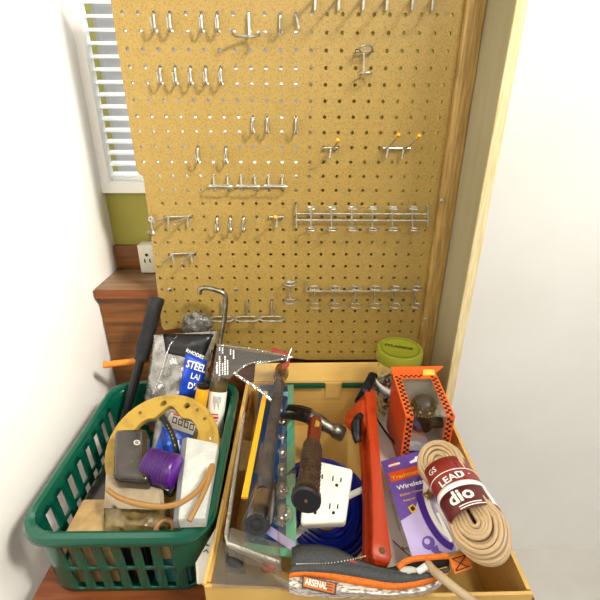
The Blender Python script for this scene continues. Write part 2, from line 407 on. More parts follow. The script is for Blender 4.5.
# J hooks
jh = hookmesh('pegboard_hook', [cr([(0, .012, 0), (0, .003, 0), (0, -.0035, -.003), (0, -.004, -.012), (0, -.005, -.021), (0, -.010, -.0265), (0, -.016, -.0255), (0, -.0195, -.0195), (0, -.021, -.009)], 4)])
first = True
rowsJ = [(0, [-9, -8, -6, -5, -1], 'in the topmost full row of hooks'), (3, [-9, -8, -7, -6, -5], 'in the row of five near the upper left'),
         (6, [-3, -2, 0], 'in the row of three right of centre left'), (8, [-7, -5], 'in the pair below the row of five'), (13, [-6, -5, -4], 'in the row of three level with the twin-prong bracket')]
lab = {(6, -3): 'small steel J-hook, left one of the close pair near the middle of the pegboard', (6, -2): 'small steel J-hook, right one of the close pair near the middle of the pegboard',
       (6, 0): 'small steel J-hook alone, two holes right of the close pair mid board', (8, -7): 'left hook of the spaced pair of steel J-hooks below the row of five', (8, -5): 'right hook of the spaced pair of steel J-hooks below the row of five',
       (0, -1): 'small steel J-hook in the top row just right of the double utility hook'}
gname = {0: 'small J-hooks in the top row', 3: 'small J-hooks in the row of five', 6: 'small J-hooks near the middle', 8: 'spaced pair of small J-hooks', 13: 'small J-hooks in the row of three'}
for r, cs, where in rowsJ:
    for i, c in enumerate(cs):
        if (r, c) in lab: L = lab[(r, c)]
        elif r == 0: L = '%s steel J-hook from the left in the top row of the pegboard' % ORD[i]
        elif r == 3: L = '%s steel J-hook from the left in the row of five below the top row' % ORD[i]
        else: L = '%s steel J-hook from the left in the lower row of three' % ORD[i]
        place(jh, hole(c, r), L, 'hook', gname[r], first); first = False
def loc3(o, pts): return [V(p) - V(o) for p in pts]
def wire(name, paths, hole_at, label, cat='hook', group=None, r=WR, tip=None):
    o = V(hole_at)
    mb = MB()
    for p in paths:
        closed = False
        if isinstance(p, tuple): p, closed = p
        mb.tube(p, r, 8, closed)
    q = tag(obj(name, mb, 'zinc', loc=o), label, cat, group)
    if tip:
        for a, b in tip:
            d = (b - a).normalized()
            obj('plastic_tip', MB().lathe([(.0028, -.005), (.0034, -.004), (.0036, .003), (.003, .0055), (.001, .0065)], b, d, 12), 'orange_tip', q, label='orange vinyl tip')
    return q
# double utility hook
a = hole(-3, 0)
wire('utility_hook', [[a + V((0, .01, 0)), a + V((0, -.004, -.001)), a + V((0, -.005, -.012)), a + V((0, -.006, -.031))],
     cr([P(231, 29.5, y=-.034), P(232.5, 33, y=-.028), P(236, 36, y=-.018), P(248, 36.5, y=-.010), P(255, 36, y=-.016), P(259.5, 34.5, y=-.026), P(258, 32, y=-.034)], 4)], a, 'double-armed steel utility hook with two upturned ends in the top row', r=.0023)
a = hole(0, 0)
wire('pegboard_hook', [[a + V((0, .01, 0)), a + V((0, -.003, -.001)), a + V((.002, -.005, -.008)), a + V((.005, -.006, -.021))]], a, 'short crooked steel hook end at the right of the top row of hooks')
# hooks entering from above the picture
first = True
pk = hookmesh('straight_hook', [cr([(0, .01, .022), (0, -.004, .021), (0, -.005, .010), (0, -.005, 0)], 3), cr([(0, -.004, .018), (0, -.03, .019), (0, -.075, .022), (0, -.085, .03)], 4)], .0023)
for i, px in enumerate((315, 338.5, 363, 386.5, 412, 432)):
    place(pk, P(px, 10.8, y=-.005) + V((0, .005, 0)), '%s long straight hook from the left along the top right of the pegboard' % ORD[i], 'hook', 'long hooks along the top right', first); first = False
# straight loops, two legs
def oval(cx, cz, w, d, y0=-.006, n=6):
    pts = []; r = d / 2
    for i in range(n + 1): a = math.pi / 2 + math.pi * i / n; pts.append(V((cx - w / 2 + r + r * math.cos(a), y0 - r + r * math.sin(a), cz)))
    for i in range(n + 1): a = -math.pi / 2 + math.pi * i / n; pts.append(V((cx + w / 2 - r + r * math.cos(a), y0 - r + r * math.sin(a), cz)))
    return pts
lp = hookmesh('wire_loop_holder', [cr([(-.0127, .01, 0), (-.0127, -.003, 0), (-.0127, -.005, -.005), (-.0127, -.007, -.0145)], 3), cr([(.0127, .01, 0), (.0127, -.003, 0), (.0127, -.005, -.005), (.0127, -.007, -.0145)], 3), (oval(0, -.0155, .050, .016), True)], .0015)
for i, c in enumerate((-5.5, -3.5, -1.5)):
    place(lp, hole(c, 10), '%s flat wire loop of three in a line just below the middle of the board' % ['leftmost', 'centre', 'rightmost'][i], 'holder', 'flat wire loops below the middle', i == 0)
lp2 = hookmesh('wire_loop_holder', [cr([(0, .01, 0), (0, -.003, 0), (0, -.005, -.006), (0, -.0065, -.033)], 3), (oval(0, -.0345, .050, .022), True)], .0018)
for i, c in enumerate((-6.15, -4.05, -2.0)):
    place(lp2, hole(round(c), 20) + V(((c - round(c)) * IN, 0, -.0)), ['bottom-row oval wire loop crossed by the bent steel rod', 'middle oval wire loop of the three in the bottom row', 'rightmost oval wire loop of the three in the bottom row'][i], 'holder', 'oval wire loops in the bottom row', i == 0)
# brackets with prongs
def bracket(bar, legs, prongs, label, tips=True, depth=.05):
    b0, b1 = P(*bar[0], y=-.006), P(*bar[1], y=-.006); o = V(((b0.x + b1.x) / 2, 0, (b0.z + b1.z) / 2))
    paths = [[b0 + V((0, .016, 0)), b0 + V((0, .004, 0)), b0, b0.lerp(b1, .5), b1, b1 + V((0, .004, 0)), b1 + V((0, .016, 0))]]
    for l in legs: paths.append([P(*l[0], y=-.007), P(*l[1], y=-.009)])
    tp = []
    for p in prongs:
        s, e = P(*p[0], y=-.007), P(*p[1], y=-depth)
        path = cr([s, s.lerp(e, .4) - V((0, 0, .003 if tips else 0)), s.lerp(e, .75) - V((0, 0, .002 if tips else 0)), e], 4); paths.append(path); tp.append((path[-2], path[-1]))
    return wire('prong_bracket', paths, o, label, 'bracket', 'prong brackets', .0019, tp if tips else None)
bracket([(383, 148), (410.5, 148.5)], [((388, 149), (386.5, 158)), ((403.5, 149.5), (402, 159))], [((386, 148), (397.5, 136)), ((403, 149), (418, 137))], 'twin-prong bracket with two orange tips near the right of the pegboard')
bracket([(323.5, 148), (338, 148)], [((331, 149), (330, 158))], [((333, 148), (337.3, 141))], 'single-prong bracket with an orange tip right of the board centre')
bracket([(269.5, 217), (284, 217)], [((277, 218), (277, 227))], [((277, 217), (275.5, 217.5))], 'single-prong bracket with an orange tip pointing straight out, left of the long wire rack', depth=.045)
bracket([(166, 217), (191.5, 216)], [((168.5, 218), (169, 227)), ((188, 218), (189, 227))], [((168, 217), (154, 222)), ((188, 216.5), (174.5, 224))], 'upper untipped twin-prong bracket at the left edge of the pegboard', False)
bracket([(170.5, 254), (195.5, 253)], [((172.5, 255), (174.5, 263)), ((191.5, 255), (193, 263))], [((172, 254), (161.5, 264)), ((191, 254), (182, 263))], 'lower untipped twin-prong bracket at the left, near the outlet', False)
# ring hook on the left edge
a = P(152.5, 216, y=0)
wire('ring_hook', [cr([a + V((0, .008, 0)), a + V((0, -.004, .001)), a + V((0, -.008, -.008)), a + V((.0, -.008, -.018)), a + V((.001, -.009, -.028)), a + V((0, -.014, -.034)), a + V((-.003, -.022, -.03)), a + V((-.004, -.024, -.022))], 4),
     ([a + V((.004 * math.cos(t), -.010, -.004 + .004 * math.sin(t))) for t in [i * math.pi / 4 for i in range(8)]], True)], a, 'ringed S-shaped hook on the very left edge of the pegboard', r=.0022)
def ring(c, r, tilt=0, n=14): return ([c + V((r * math.cos(t), r * math.sin(t) * math.cos(tilt), r * math.sin(t) * math.sin(tilt))) for t in [2 * math.pi * i / n for i in range(n)]], True)
def toolring(px, pyt, pyb, lift, rr, label):
    t, b = P(px, pyt, y=-.007), P(px, pyb, y=-.007)
    o = V((t.x, 0, t.z))
    wire('screwdriver_ring', [[t + V((-.0127, .014, 0)), t + V((-.0127, .003, 0)), t + V((-.0127, 0, 0)), t + V((.0127, 0, 0)), t + V((.0127, .003, 0)), t + V((.0127, .014, 0))], [t, b],
         ring(t + V((.001, -rr, .003)), rr, lift), ring(b + V((.001, -rr, 0)), rr)], o, label, 'holder', 'ring tool holders', .0017)
toolring(364, 51.5, 74, -.35, .0105, 'double-ring wire tool holder alone at the upper right')
toolring(290, 282.5, 299, 0, .0125, 'double-ring wire tool holder alone just left of the lower ring rack')
# racks
paths = []
for px in (296.5, 428): paths.append([P(px, 204, y=-.002), P(px, 204, y=-.004), P(px, 205, y=-.007), P(px, 228, y=-.007)])
paths += [[P(296.5, 213.7, y=-.009), P(428, 214, y=-.009)], [P(296.5, 220, y=-.009), P(428, 220.5, y=-.009)]]
for px in (311, 331.5, 352, 372.3, 392.3, 412.3):
    t, b = P(px, 207, y=-.010), P(px, 228, y=-.010); paths.append([t, b]); k = (px - 362) / 362
    paths += [ring(t + V((0, -.011, 0)), .0105), ring(b + V((0, -.011, 0)), .0105)]
wire('tool_rack', paths, P(362, 217, y=0), 'long two-rail wire tool rack with six ring pairs in the middle right', 'rack', r=.0015)
paths = []
for px in (307, 417.5): paths.append([P(px, 280, y=-.002), P(px, 280, y=-.004), P(px, 281, y=-.006), P(px, 291, y=-.006)])
paths += [[P(306, 291, y=-.008), P(418, 291, y=-.008)], [P(306, 291, y=-.011), P(418, 291, y=-.011)]]
for px in (314.5, 335, 355, 374.5, 394.5, 415):
    t, b = P(px, 286, y=-.010), P(px, 303.5, y=-.010); paths += [[t, b], ring(t + V((0, -.011, 0)), .011), ring(b + V((0, -.011, 0)), .0125)]
wire('tool_rack', paths, P(362, 290, y=0), 'lower single-rail wire rack with six hanging ring pairs above the jar', 'rack', r=.0014)

# ================================================================== GREEN BASKET
KX0, KX1, KY0, KY1, KZ = -.380, -.1150, -.4315, -.072, .136
bk = thing('basket', 'dark green slotted plastic basket full of odds and ends', 'basket', ((KX0 + KX1) / 2, (KY0 + KY1) / 2, 0))
def rrect(x0, x1, y0, y1, r, ncorner=6, nx=24, ny=32):
    pts = []
    def line(a, b, n): return [(a[0] + (b[0] - a[0]) * i / n, a[1] + (b[1] - a[1]) * i / n) for i in range(n)]
    def arc(cx, cy, a0): return [(cx + r * math.cos(a0 + math.pi / 2 * i / ncorner), cy + r * math.sin(a0 + math.pi / 2 * i / ncorner)) for i in range(ncorner)]
    pts += line((x0 + r, y0), (x1 - r, y0), nx); pts += arc(x1 - r, y0 + r, -math.pi / 2)
    pts += line((x1, y0 + r), (x1, y1 - r), ny); pts += arc(x1 - r, y1 - r, 0)
    pts += line((x1 - r, y1), (x0 + r, y1), nx); pts += arc(x0 + r, y1 - r, math.pi / 2)
    pts += line((x0, y1 - r), (x0, y0 + r), ny); pts += arc(x0 + r, y0 + r, math.pi)
    return pts
def kring(ins, z, r=.048): return [V((x, y, z)) for x, y in rrect(KX0 + ins, KX1 - ins, KY0 + ins, KY1 - ins, r - ins * .6)]
zs = [.004, .011, .053, .060, .106, .128]
rings = [kring(.017 - .007 * z / .128, z) for z in zs]; n = len(rings[0]); mb = MB()
mb.v = [p for r in rings for p in r]
lay = [24, 6, 32, 6, 24, 6, 32, 6]; kinds = []
for i, k in enumerate(lay): kinds += [('c' if i % 2 else 's', j) for j in range(k)]
for b in range(len(zs) - 1):
    for j in range(n):
        kd, q = kinds[j]
        if b in (1, 3) and kd == 's' and q % 4 in (1, 2): continue
        if b == 1 and kd == 'c' and q in (1, 3): continue
        mb.f.append((b * n + j, b * n + (j + 1) % n, (b + 1) * n + (j + 1) % n, (b + 1) * n + j))
obj('wall', mb, 'green', bk, solid=.0028)
base = kring(.017, .004); mb = MB(); mb.add(base + [p + V((0, 0, -.004)) for p in base], [tuple(range(n)), tuple(range(2 * n - 1, n - 1, -1))] + [(j, (j + 1) % n, n + (j + 1) % n, n + j) for j in range(n)])
obj('base', mb, 'green', bk, smooth=False)
prof = [(.0105, .1175), (.0015, .118), (0, .121), (.0, .127), (.0025, .1335), (.008, .1365), (.0135, .1335), (.0155, .128), (.0135, .126), (.0105, .129)]
rows = [kring(a, z) for a, z in prof]; mb = MB().grid(rows + [rows[0]], True)
obj('rim', mb, 'green', bk)

# --- contents, from the bottom up
def fillbox(name, lo, hi, m, label, cat, bev=.003): return solo(name, MB().box(lo, hi, bev), m, label, cat)
fillbox('carton', (-.325, -.406, .006), (-.262, -.345, .108), 'skin', 'tan carton low in the basket, seen through its front slots', 'carton')
fillbox('black_case', (-.258, -.408, .006), (-.215, -.34, .085), 'black', 'black case low in the basket, seen through the front slots', 'case')
fillbox('sponge', (-.205, -.408, .058), (-.152, -.345, .112), 'skin', 'rough tan sponge near the front right corner of the basket', 'sponge')
fillbox('teal_pack', (-.210, -.408, .006), (-.156, -.34, .055), 'tealbox', 'teal pack at the bottom of the basket, front right corner', 'pack')
fillbox('storage_case', (-.34, -.335, .005), (-.16, -.235, .085), 'smoke', 'dark storage case buried in the middle of the basket', 'case', .008)

# steel wool bag
TL, TR, BL, BR = P(154, 335, y=-.075), P(217, 331, y=-.065), P(141, 425, z=.075), P(199, 425, z=.075)
q = Quad(TL, TR, BL, BR)
bag = thing('steel_wool_bag', 'clear plastic bag of grey steel wool with a blue and black label', 'bag', (-.25, -.13, .075))
pl = q.pillow(.045, 22, 22, .007, 45, 3, .35); obj('wool_filling', pl, 'woolbag', bag)
flm = q.pillow(.050, 22, 22, .009, 45, 3, .35); obj('film', flm, 'clearwrap', bag)
# label and header are curved with the bag: sample the front of the pillow
from mathutils.bvhtree import BVHTree
bv = BVHTree.FromPolygons(flm.v, flm.f)
def drape(px, py, k=.0012):
    d = ray(px, py).normalized(); hit = bv.ray_cast(CAM, d)[0]
    if hit is None: hit = onplane(px, py, q.c[0], q.n)
    return hit - d * k
def drapegrid(TLp, TRp, BLp, BRp, k, n=9):
    g = []
    for i in range(n):
        row = []
        for j in range(n):
            u, v = j / (n - 1), i / (n - 1)
            a = (V(TLp) * (1 - u) + V(TRp) * u) * (1 - v) + (V(BLp) * (1 - u) + V(BRp) * u) * v
            row.append(drape(a[0], a[1], k))
        g.append(row)
    return MB().grid(g)
def drapetext(body, px, py, size, ang, k=.0032, bold=0, sx=1):
    vs, fs = text2d(body, size, 'LEFT', bold); ca, sa = math.cos(ang), math.sin(ang)
    return MB().add([drape(px + x.x * sx * ca + x.y * sa, py + x.x * sx * sa - x.y * ca, k) for x in vs], fs)
hdr = obj('header', drapegrid((163, 334), (214, 334), (166, 353), (203, 361), .0014), 'black', bag, solid=.0006)
lb = obj('label', drapegrid((186, 353), (207, 361), (179, 395), (201, 399), .0022), 'bluelabel', bag, solid=.0006)
obj('lettering', drapetext('RHODES', 185.5, 351.5, 5.0, .42, .0042, .01), 'whiteprint', hdr)
obj('lettering', drapetext('STEEL', 185.5, 366.5, 10.5, .32, .0042, .018, .75), 'whiteprint', lb)
mb = drapetext('LAI', 190, 378, 8.5, .28, .0042, .015, .8); mb2 = drapetext("D'A", 187, 388, 9, .25, .0042, .015, .85); mb.add(mb2.v, mb2.f)
obj('lettering', mb, 'whiteprint', lb)
# a fold of bright film down the bag
obj('film_fold', MB().tube([drape(*p, .004) for p in cr([(172, 338), (166, 352), (163, 370), (157, 388), (150, 402)], 5) for p in [(p[0], p[1])]] if False else [drape(a, b, .003) for a, b in ((177, 336), (170, 345), (166, 356), (163, 368), (158, 382), (153, 394))], .0016, 6), 'clearbright', bag)
# loose steel wool pad
c = P(197, 326, y=-.032); mb = MB().ball(c, 1, 4, (.030, .013, .028))
for v in mb.v: v += (v - c) * .35 * noise.noise(v * 60)
for i in range(260):
    a = random.uniform(0, 2 * math.pi); b = random.uniform(-1, 1); s = math.sqrt(1 - b * b)
    p = c + V((.031 * s * math.cos(a), .014 * s * math.sin(a), .029 * b)); t = V([random.uniform(-1, 1) for _ in range(3)]) * .007
    mb.tube([p - t, p + V([random.uniform(-1, 1) for _ in range(3)]) * .003, p + t], .00028, 4)
solo('steel_wool_pad', mb, 'wool', 'fluffy grey steel wool pad standing behind the bag against the pegboard', 'steel wool')
# black grip
a, b = P(157.5, 297, y=-.035), P(147, 336, y=-.067); d = (b - a).normalized(); e = a + d * ((.06 - a.z) / d.z)
g = thing('rubber_grip_tool', 'long black ribbed rubber handle leaning up at the back left of the basket', 'handle', (e.x, e.y, 0))
Lr = (e - a).length
obj('grip', MB().lathe([(.003, 0), (.0125, .001), (.015, .004), (.0152, .012), (.0146, .02), (.0142, .11), (.0138, .13)], a, d, 20), 'rubber', g)
obj('shaft', MB().lathe([(.009, .128), (.009, Lr)], a, d, 16), 'black', g)
rb = MB()
for i in range(30): rb.lathe([(.0144, .022 + i * .0032), (.0151, .0228 + i * .0032), (.0151, .0238 + i * .0032), (.0144, .0246 + i * .0032)], a, d, 20)
obj('ribbing', rb, 'rubber', g)
# J rod
pts = [P(199.5, 294, y=-.046), P(200.5, 289.5, y=-.045), P(206, 287.8, y=-.045), P(216, 290, y=-.045), P(223.5, 293.5, y=-.045), P(226, 300, y=-.045), P(224, 322, y=-.050), P(220, 345, y=-.062)]
pts.append(pts[-1] + V((-.004, -.045, -.11)))
solo('hooked_rod', MB().tube(cr(pts, 6), .0047, 12), 'rod', 'bent grey steel rod with a hooked top rising from the basket', 'rod')
# brown bottle and yellow can
a, b = P(220.5, 371, z=.190), P(210, 462, z=.03); d = (b - a).normalized(); L = (b - a).length
bo = thing('bottle', 'brown bottle with a white label leaning in the back right corner of the basket', 'bottle', (b.x, b.y, .01))
obj('body', MB().lathe([(.006, -.006), (.014, -.001), (.0165, .006), (.0168, .03), (.0168, L)], a, d, 22), 'brownglass', bo)
lab_ = MB().lathe([(.0170, .038), (.0172, .0385), (.0172, L - .02), (.017, L - .0195)], a, d, 22); lab_ = obj('label', lab_, 'paper', bo)
xr = V((1, 0, 0)); xr = (xr - d * xr.dot(d)).normalized(); nr = xr.cross(d); nr = nr if nr.y < 0 else -nr
def oncyl(s, ang, r): return a + d * s + (nr * math.cos(ang) + xr * math.sin(ang)) * r
mb = MB()
for s0, s1, w in ((.078, .081, .5), (.083, .088, .6), (.09, .093, .5)): mb.grid([[oncyl(s, -w + .2 + i * w / 4, .0175) for i in range(7)] for s in (s0, s1)])
obj('print', mb, 'redprint', lab_, label='red printing')
mb = MB()
for i in range(7): mb.grid([[oncyl(s, -.3 + i * .13, .0175), oncyl(s, -.24 + i * .13, .0175)] for s in (.045, .058 + .006 * (i % 3))])
obj('print', mb, 'greyprint', lab_)
a, b = P(203.5, 385, z=.178), P(190, 462, z=.03); d = (b - a).normalized(); L = (b - a).length
yc = thing('yellow_tube', 'yellow tube with a black cap beside the brown bottle in the basket', 'tube', (b.x, b.y, .01))
obj('body', MB().lathe([(.0115, .004), (.012, .006), (.012, L)], a, d, 20), 'yellowcan', yc)
obj('cap', MB().lathe([(.009, -.003), (.0122, -.001), (.0126, .004), (.0126, .0045)], a, d, 20), 'black', yc)

# open clear plastic package with red clips
o1, o2, o3 = P(217, 345, y=-.115), P(293, 358, y=-.10), P(213, 377, y=-.165); nn = (o2 - o1).cross(o3 - o1).normalized()
if nn.dot(CAM - o1) < 0: nn = -nn
cp = thing('clear_package', 'open clear plastic package with white printing and red clips, leaning from basket to box', 'package', (o3.x, o3.y, o3.z))
def pp(px, py, k=0): return onplane(px, py, o1 + nn * k, nn)
top = [(217, 345), (255, 349.5), (293, 357.5), (284, 361), (264, 361.5), (250, 364), (240, 369.5), (235, 374), (229, 379), (212, 376)]
def sheet(pts, k=0, t=.0014): return MB().hexa([pp(x, y, k) for x, y in pts], [pp(x, y, k - t) for x, y in pts])
obj('panel', sheet(top), 'clearhaze', cp, smooth=False)
obj('panel', sheet([(236, 373), (241, 369), (252, 363.5), (270, 361.5), (280, 375), (283, 411), (262, 394)], -.002), 'clearbag', cp, smooth=False)
ft = MB()
ft.tube([pp(x, y, .001) for x, y in cr([(234, 375, 0), (241, 368.5, 0), (252, 363, 0), (270, 361.5, 0), (292, 357.5, 0)], 4) for _ in (0,)] if False else [pp(p.x, p.y, .001) for p in cr([(234, 375, 0), (241, 368.5, 0), (252, 363, 0), (270, 361.5, 0), (292, 357.5, 0)], 4)], .0021, 6)
obj('flange', ft, 'clearbright', cp)
obj('flange', MB().tube([pp(p.x, p.y, .001) for p in cr([(234, 373, 0), (243, 379.5, 0), (256, 388, 0), (270, 399, 0), (282, 412, 0)], 4)], .003, 6), 'clearbright', cp)
obj('flange', MB().tube([pp(p.x, p.y, .001) for p in cr([(217, 345, 0), (240, 347.5, 0), (265, 351.5, 0), (293, 357.5, 0)], 4)], .0015, 6), 'clearbright', cp)
pr = MB()
random.seed(3)
for i, x in enumerate((204.5, 207.5, 211, 214.5, 217.5, 220.5, 223.5)):
    pass
for i, (x, y0, y1) in enumerate(((219, 347, 351), (222, 347.5, 353), (216.5, 362, 374), (219, 356, 374), (222, 363, 374.5), (224.5, 356, 375), (227, 360, 375), (216, 366, 372), (230, 349, 355), (233, 350, 358))):
    y = y0
    while y < y1:
        l = random.uniform(.9, 2.2); pr_pts = [(x, y), (x + 1.3, y + .15), (x + 1.1, y + l), (x - .1, y + l)]
        s_ = sheet(pr_pts, .0008, .0004); pr.add(s_.v, s_.f); y += l + .6
obj('printing', pr, 'whiteprint', cp, smooth=False)
obj('clip', MB().hexa([pp(*p, .002) for p in ((273, 347.5), (289, 353), (286, 356.5), (271, 351.5))], [pp(*p, -.004) for p in ((273, 347.5), (289, 353), (286, 356.5), (271, 351.5))], .001), 'redclip', cp, label='red clip')
obj('clip', MB().hexa([pp(*p, .002) for p in ((283, 364), (290, 358.5), (289, 366), (285, 369.5), (281, 368))], [pp(*p, -.004) for p in ((283, 364), (290, 358.5), (289, 366), (285, 369.5), (281, 368))], .001), 'redclip', cp, label='red clip')
obj('wire_pin', MB().tube([pp(287, 361, .004), pp(289, 355, .006), pp(291.5, 348.5, .008)], .0009, 6), 'zinc', cp)

# second steel wool packet inside the ring
q2 = Quad(P(157, 408, z=.118), P(203, 410, z=.118), P(150, 462, z=.098), P(192, 462, z=.098))
pk2 = thing('blue_packet', 'blue and white plastic packet lying inside the yellow reel', 'packet', (-.22, -.27, .085))
obj('bag', q2.pillow(.022, 16, 16, .004, 50, 8, .3), 'woolbag', pk2)
obj('label', q2.poly([(.36, .17), (.98, .30), (.93, .60), (.24, .42)], .0125), 'paper', pk2, smooth=False)
obj('label', q2.poly([(.23, .425), (.92, .61), (.86, .95), (.10, .95)], .0125), 'bluedeep', pk2, smooth=False)
mb = MB()
for i in range(4):
    u, v = .47 + i * .135, .32 + i * .042
    for (a, b, c_, d_) in ((-.05, -.055, .05, -.035), (-.05, .045, .05, .065), (-.05, -.055, -.03, .065), (.03, -.055, .05, .065)):
        s_ = q2.poly([(u + a, v + b + a * .3), (u + c_, v + b + c_ * .3), (u + c_, v + d_ + c_ * .3), (u + a, v + d_ + a * .3)], .0132); mb.add(s_.v, s_.f)
obj('printing', mb, 'darkprint', pk2, smooth=False)
obj('printing', q2.poly([(.42, .19), (.56, .22), (.55, .25), (.41, .22)], .0132), 'redprint', pk2, smooth=False)

# yellow reel
rc_ = P(163.5, 447, z=.146); tilt = math.radians(27); eu = V((1, 0, 0)); ev = V((0, math.cos(tilt), math.sin(tilt))); en = eu.cross(ev)
R = .0885
outer = [(R * math.cos(a), R * math.sin(a)) for a in [2 * math.pi * i / 72 for i in range(72)]]
inner = []
for i in range(96):
    a = 2 * math.pi * i / 96
    rr = .0600
    da = abs((a - math.pi / 2 + math.pi) % (2 * math.pi) - math.pi)
    rr += .010 * math.exp(-(da / .17) ** 2) - .006 * math.exp(-((da - .46) / .16) ** 2)
    inner.append((rr * math.cos(a), rr * math.sin(a)))
hl = [[(.0745 * math.cos(a0) + (.0066) * math.cos(t), .0745 * math.sin(a0) + (.0066) * math.sin(t)) for t in [2 * math.pi * i / 14 for i in range(14)]] for a0 in (math.radians(100), math.radians(68))]
vs, fs = fill2d([outer, inner] + hl, .005, .0015)
rl = thing('fish_tape_reel', 'round yellow enamelled reel with finger-notched opening lying in the basket', 'reel', rc_)
rng = obj('ring', MB().add([rc_ + eu * v.x + ev * v.y + en * v.z for v in vs], fs), 'yellowreel', rl)
def onring(r, deg, k=.0068): t = math.radians(deg); return rc_ + eu * (r * math.cos(t)) + ev * (r * math.sin(t)) + en * k
obj('ridge', MB().tube([onring(.082, d_, .006) for d_ in range(-8, 64, 4)], .0016, 6), 'yellowreel', rng)
obj('rivet', MB().lathe([(.003, 0), (.0026, .0014), (.001, .0018)], onring(.0775, 8, .0064), en, 12), 'steelnail', rng)
for dg, r_ in ((52, .077), (36, .0765), (131, .0745)):
    obj('scuff', MB().lathe([(.0032, 0), (.0032, .0006)], onring(r_, dg, .0062), en, 10), 'brownmark', rng, smooth=False)

# hose, stick
hp = [P(152, 409.5, z=.132), P(160, 414, z=.140), P(167, 424, z=.144), P(173, 437, z=.146), P(176.5, 450, z=.142), P(178, 462, z=.125)]
hs = thing('black_hose', 'short black hose with gold printing curving across the blue packet', 'hose', hp[-1])
obj('tube', MB().tube(cr(hp, 6), .0048, 10), 'rubber', hs)
mb = MB(); path = cr(hp, 8)
for i in (17, 19, 21, 23, 25, 29): mb.tube([path[i] + V((0, -.0028, .0039)), path[i].lerp(path[i + 1], .8) + V((0, -.0028, .0039))], .0010, 6)
obj('printing', mb, 'gold', hs)
solo('swab_stick', MB().tube([P(178.3, 440, z=.140), P(179.6, 459, z=.115)], .0012, 8), 'tie', 'thin white stick standing between the black hose and the pale block', 'stick')
# smoky case on the left
q3 = Quad(P(114, 428, z=.190), P(147, 427, z=.190), P(112, 477, z=.178), P(149, 480, z=.178))
sc_ = thing('plastic_case', 'dark smoky plastic case with a round silver rivet at the left of the basket', 'case', (-.29, -.3, .12))
obj('shell', q3.slab(.030, .009, 0, 4), 'smoke', sc_)
obj('rivet', q3.disc(.69, .33, .0052, .0012), 'steelnail', sc_); obj('rivet_center', q3.disc(.69, .33, .003, .0016), 'greyprint', sc_)
# purple ridged jar
a, b = P(147, 465, z=.168), P(176, 472, z=.165); d = (b - a).normalized(); L = (b - a).length
pj = thing('purple_cylinder', 'ridged purple plastic cylinder on its side with a black base', 'cylinder', (a + b) / 2 - V((0, 0, .025)))
prf = [(.02, 0), (.0245, .001)]
for i in range(9): prf += [(.0246, .004 + i * .0036), (.0238, .0046 + i * .0036), (.0238, .0060 + i * .0036), (.0246, .0066 + i * .0036)]
prf += [(.0246, L - .004), (.0225, L - .001)]
obj('barrel', MB().lathe(prf, a, d, 36), 'purple', pj)
obj('end_cap', MB().lathe([(.0228, L - .002), (.0222, L + .0005), (.017, L + .003), (.008, L + .0045), (.001, L + .005)], a, d, 36), 'purplebright', pj)
q4 = Quad(P(149, 478, z=.150), P(176, 484, z=.150), P(150, 487, z=.142), P(170, 498, z=.142))
obj('base', q4.slab(.012, .002), 'black', pj)
obj('print', q4.poly([(.02, .12), (.32, .12), (.3, .95)], .001), 'yellow', pj, smooth=False, label='yellow corner print')
obj('print', q4.poly([(.62, .3), (.86, .3), (.82, .62), (.6, .6)], .001), 'whiteprint', pj, smooth=False)
# pale textured block
q5 = Quad(P(187, 437, z=.176), P(218, 443.5, z=.174), P(178, 519, z=.162), P(205, 518, z=.162))
pbk = thing('textured_block', 'pale crinkled rectangular block with a dark grey side in the basket', 'block', q5.p(.5, .5, -.03))
obj('face', q5.slab(.020, .0012), 'foam', pbk)
obj('side', MB().hexa([q5.p(-.004, 0, 0), q5.p(0, 1, 0), q5.p(-.21, 1, -.006), q5.p(-.17, .0, -.006)], [q5.p(-.004, 0, -.02), q5.p(0, 1, -.02), q5.p(-.21, 1, -.02), q5.p(-.17, 0, -.02)], .0008), 'greyedge', pbk, label='dark grey side')
# taupe wrap, crinkled bag
q6 = Quad(P(106, 474, z=.152), P(163, 488, z=.148), P(104, 508, z=.140), P(165, 510, z=.138))
solo('taupe_wrap', q6.pillow(.014, 16, 10, .004, 70, 2, .3), 'taupe', 'taupe striped wrapped bundle below the purple cylinder', 'bundle')
q7 = Quad(P(104, 508, z=.118), P(169, 505, z=.120), P(104, 531, z=.112), P(172, 530, z=.114))
solo('crinkled_packet', q7.pillow(.02, 22, 12, .006, 90, 5, .3), 'brownwrap', 'shiny brown crinkled packet just inside the front rim of the basket', 'packet')
# tan cord
cz = .182
solo('cord_loop', MB().tube(cr([P(108, 490, z=.170), P(118, 497, z=.176), P(131, 502, z=cz), P(148, 505.5, z=cz), P(165, 506.5, z=cz), P(182, 502, z=cz), P(197, 491.5, z=cz), P(205, 480, z=cz), P(210.5, 468, z=cz), P(212.5, 465.5, z=.183), P(212, 470, z=.182), P(208, 482, z=.182), P(202, 496, z=.180), P(196, 508, z=.177), P(189, 521, z=.172)], 5), .0036, 8, False, 1), 'tan', 'tan cord loop folded over the pale block in the basket', 'cord')
cc = P(165, 528, z=.118)
solo('tan_ring', MB().tube([cc + V((.012 * math.cos(t), .010 * math.sin(t), .003 * math.sin(t))) for t in [2 * math.pi * i / 20 for i in range(20)]], .004, 8, True), 'tan', 'small tan ring of cord at the front rim of the basket', 'cord')
solo('orange_tube', MB().tube([P(104, 365, y=-.064), P(131, 361.5, y=-.064), P(149, 359, y=-.064)], .0068, 10), 'orangetube', 'orange tube lying across the back left of the basket', 'tube')

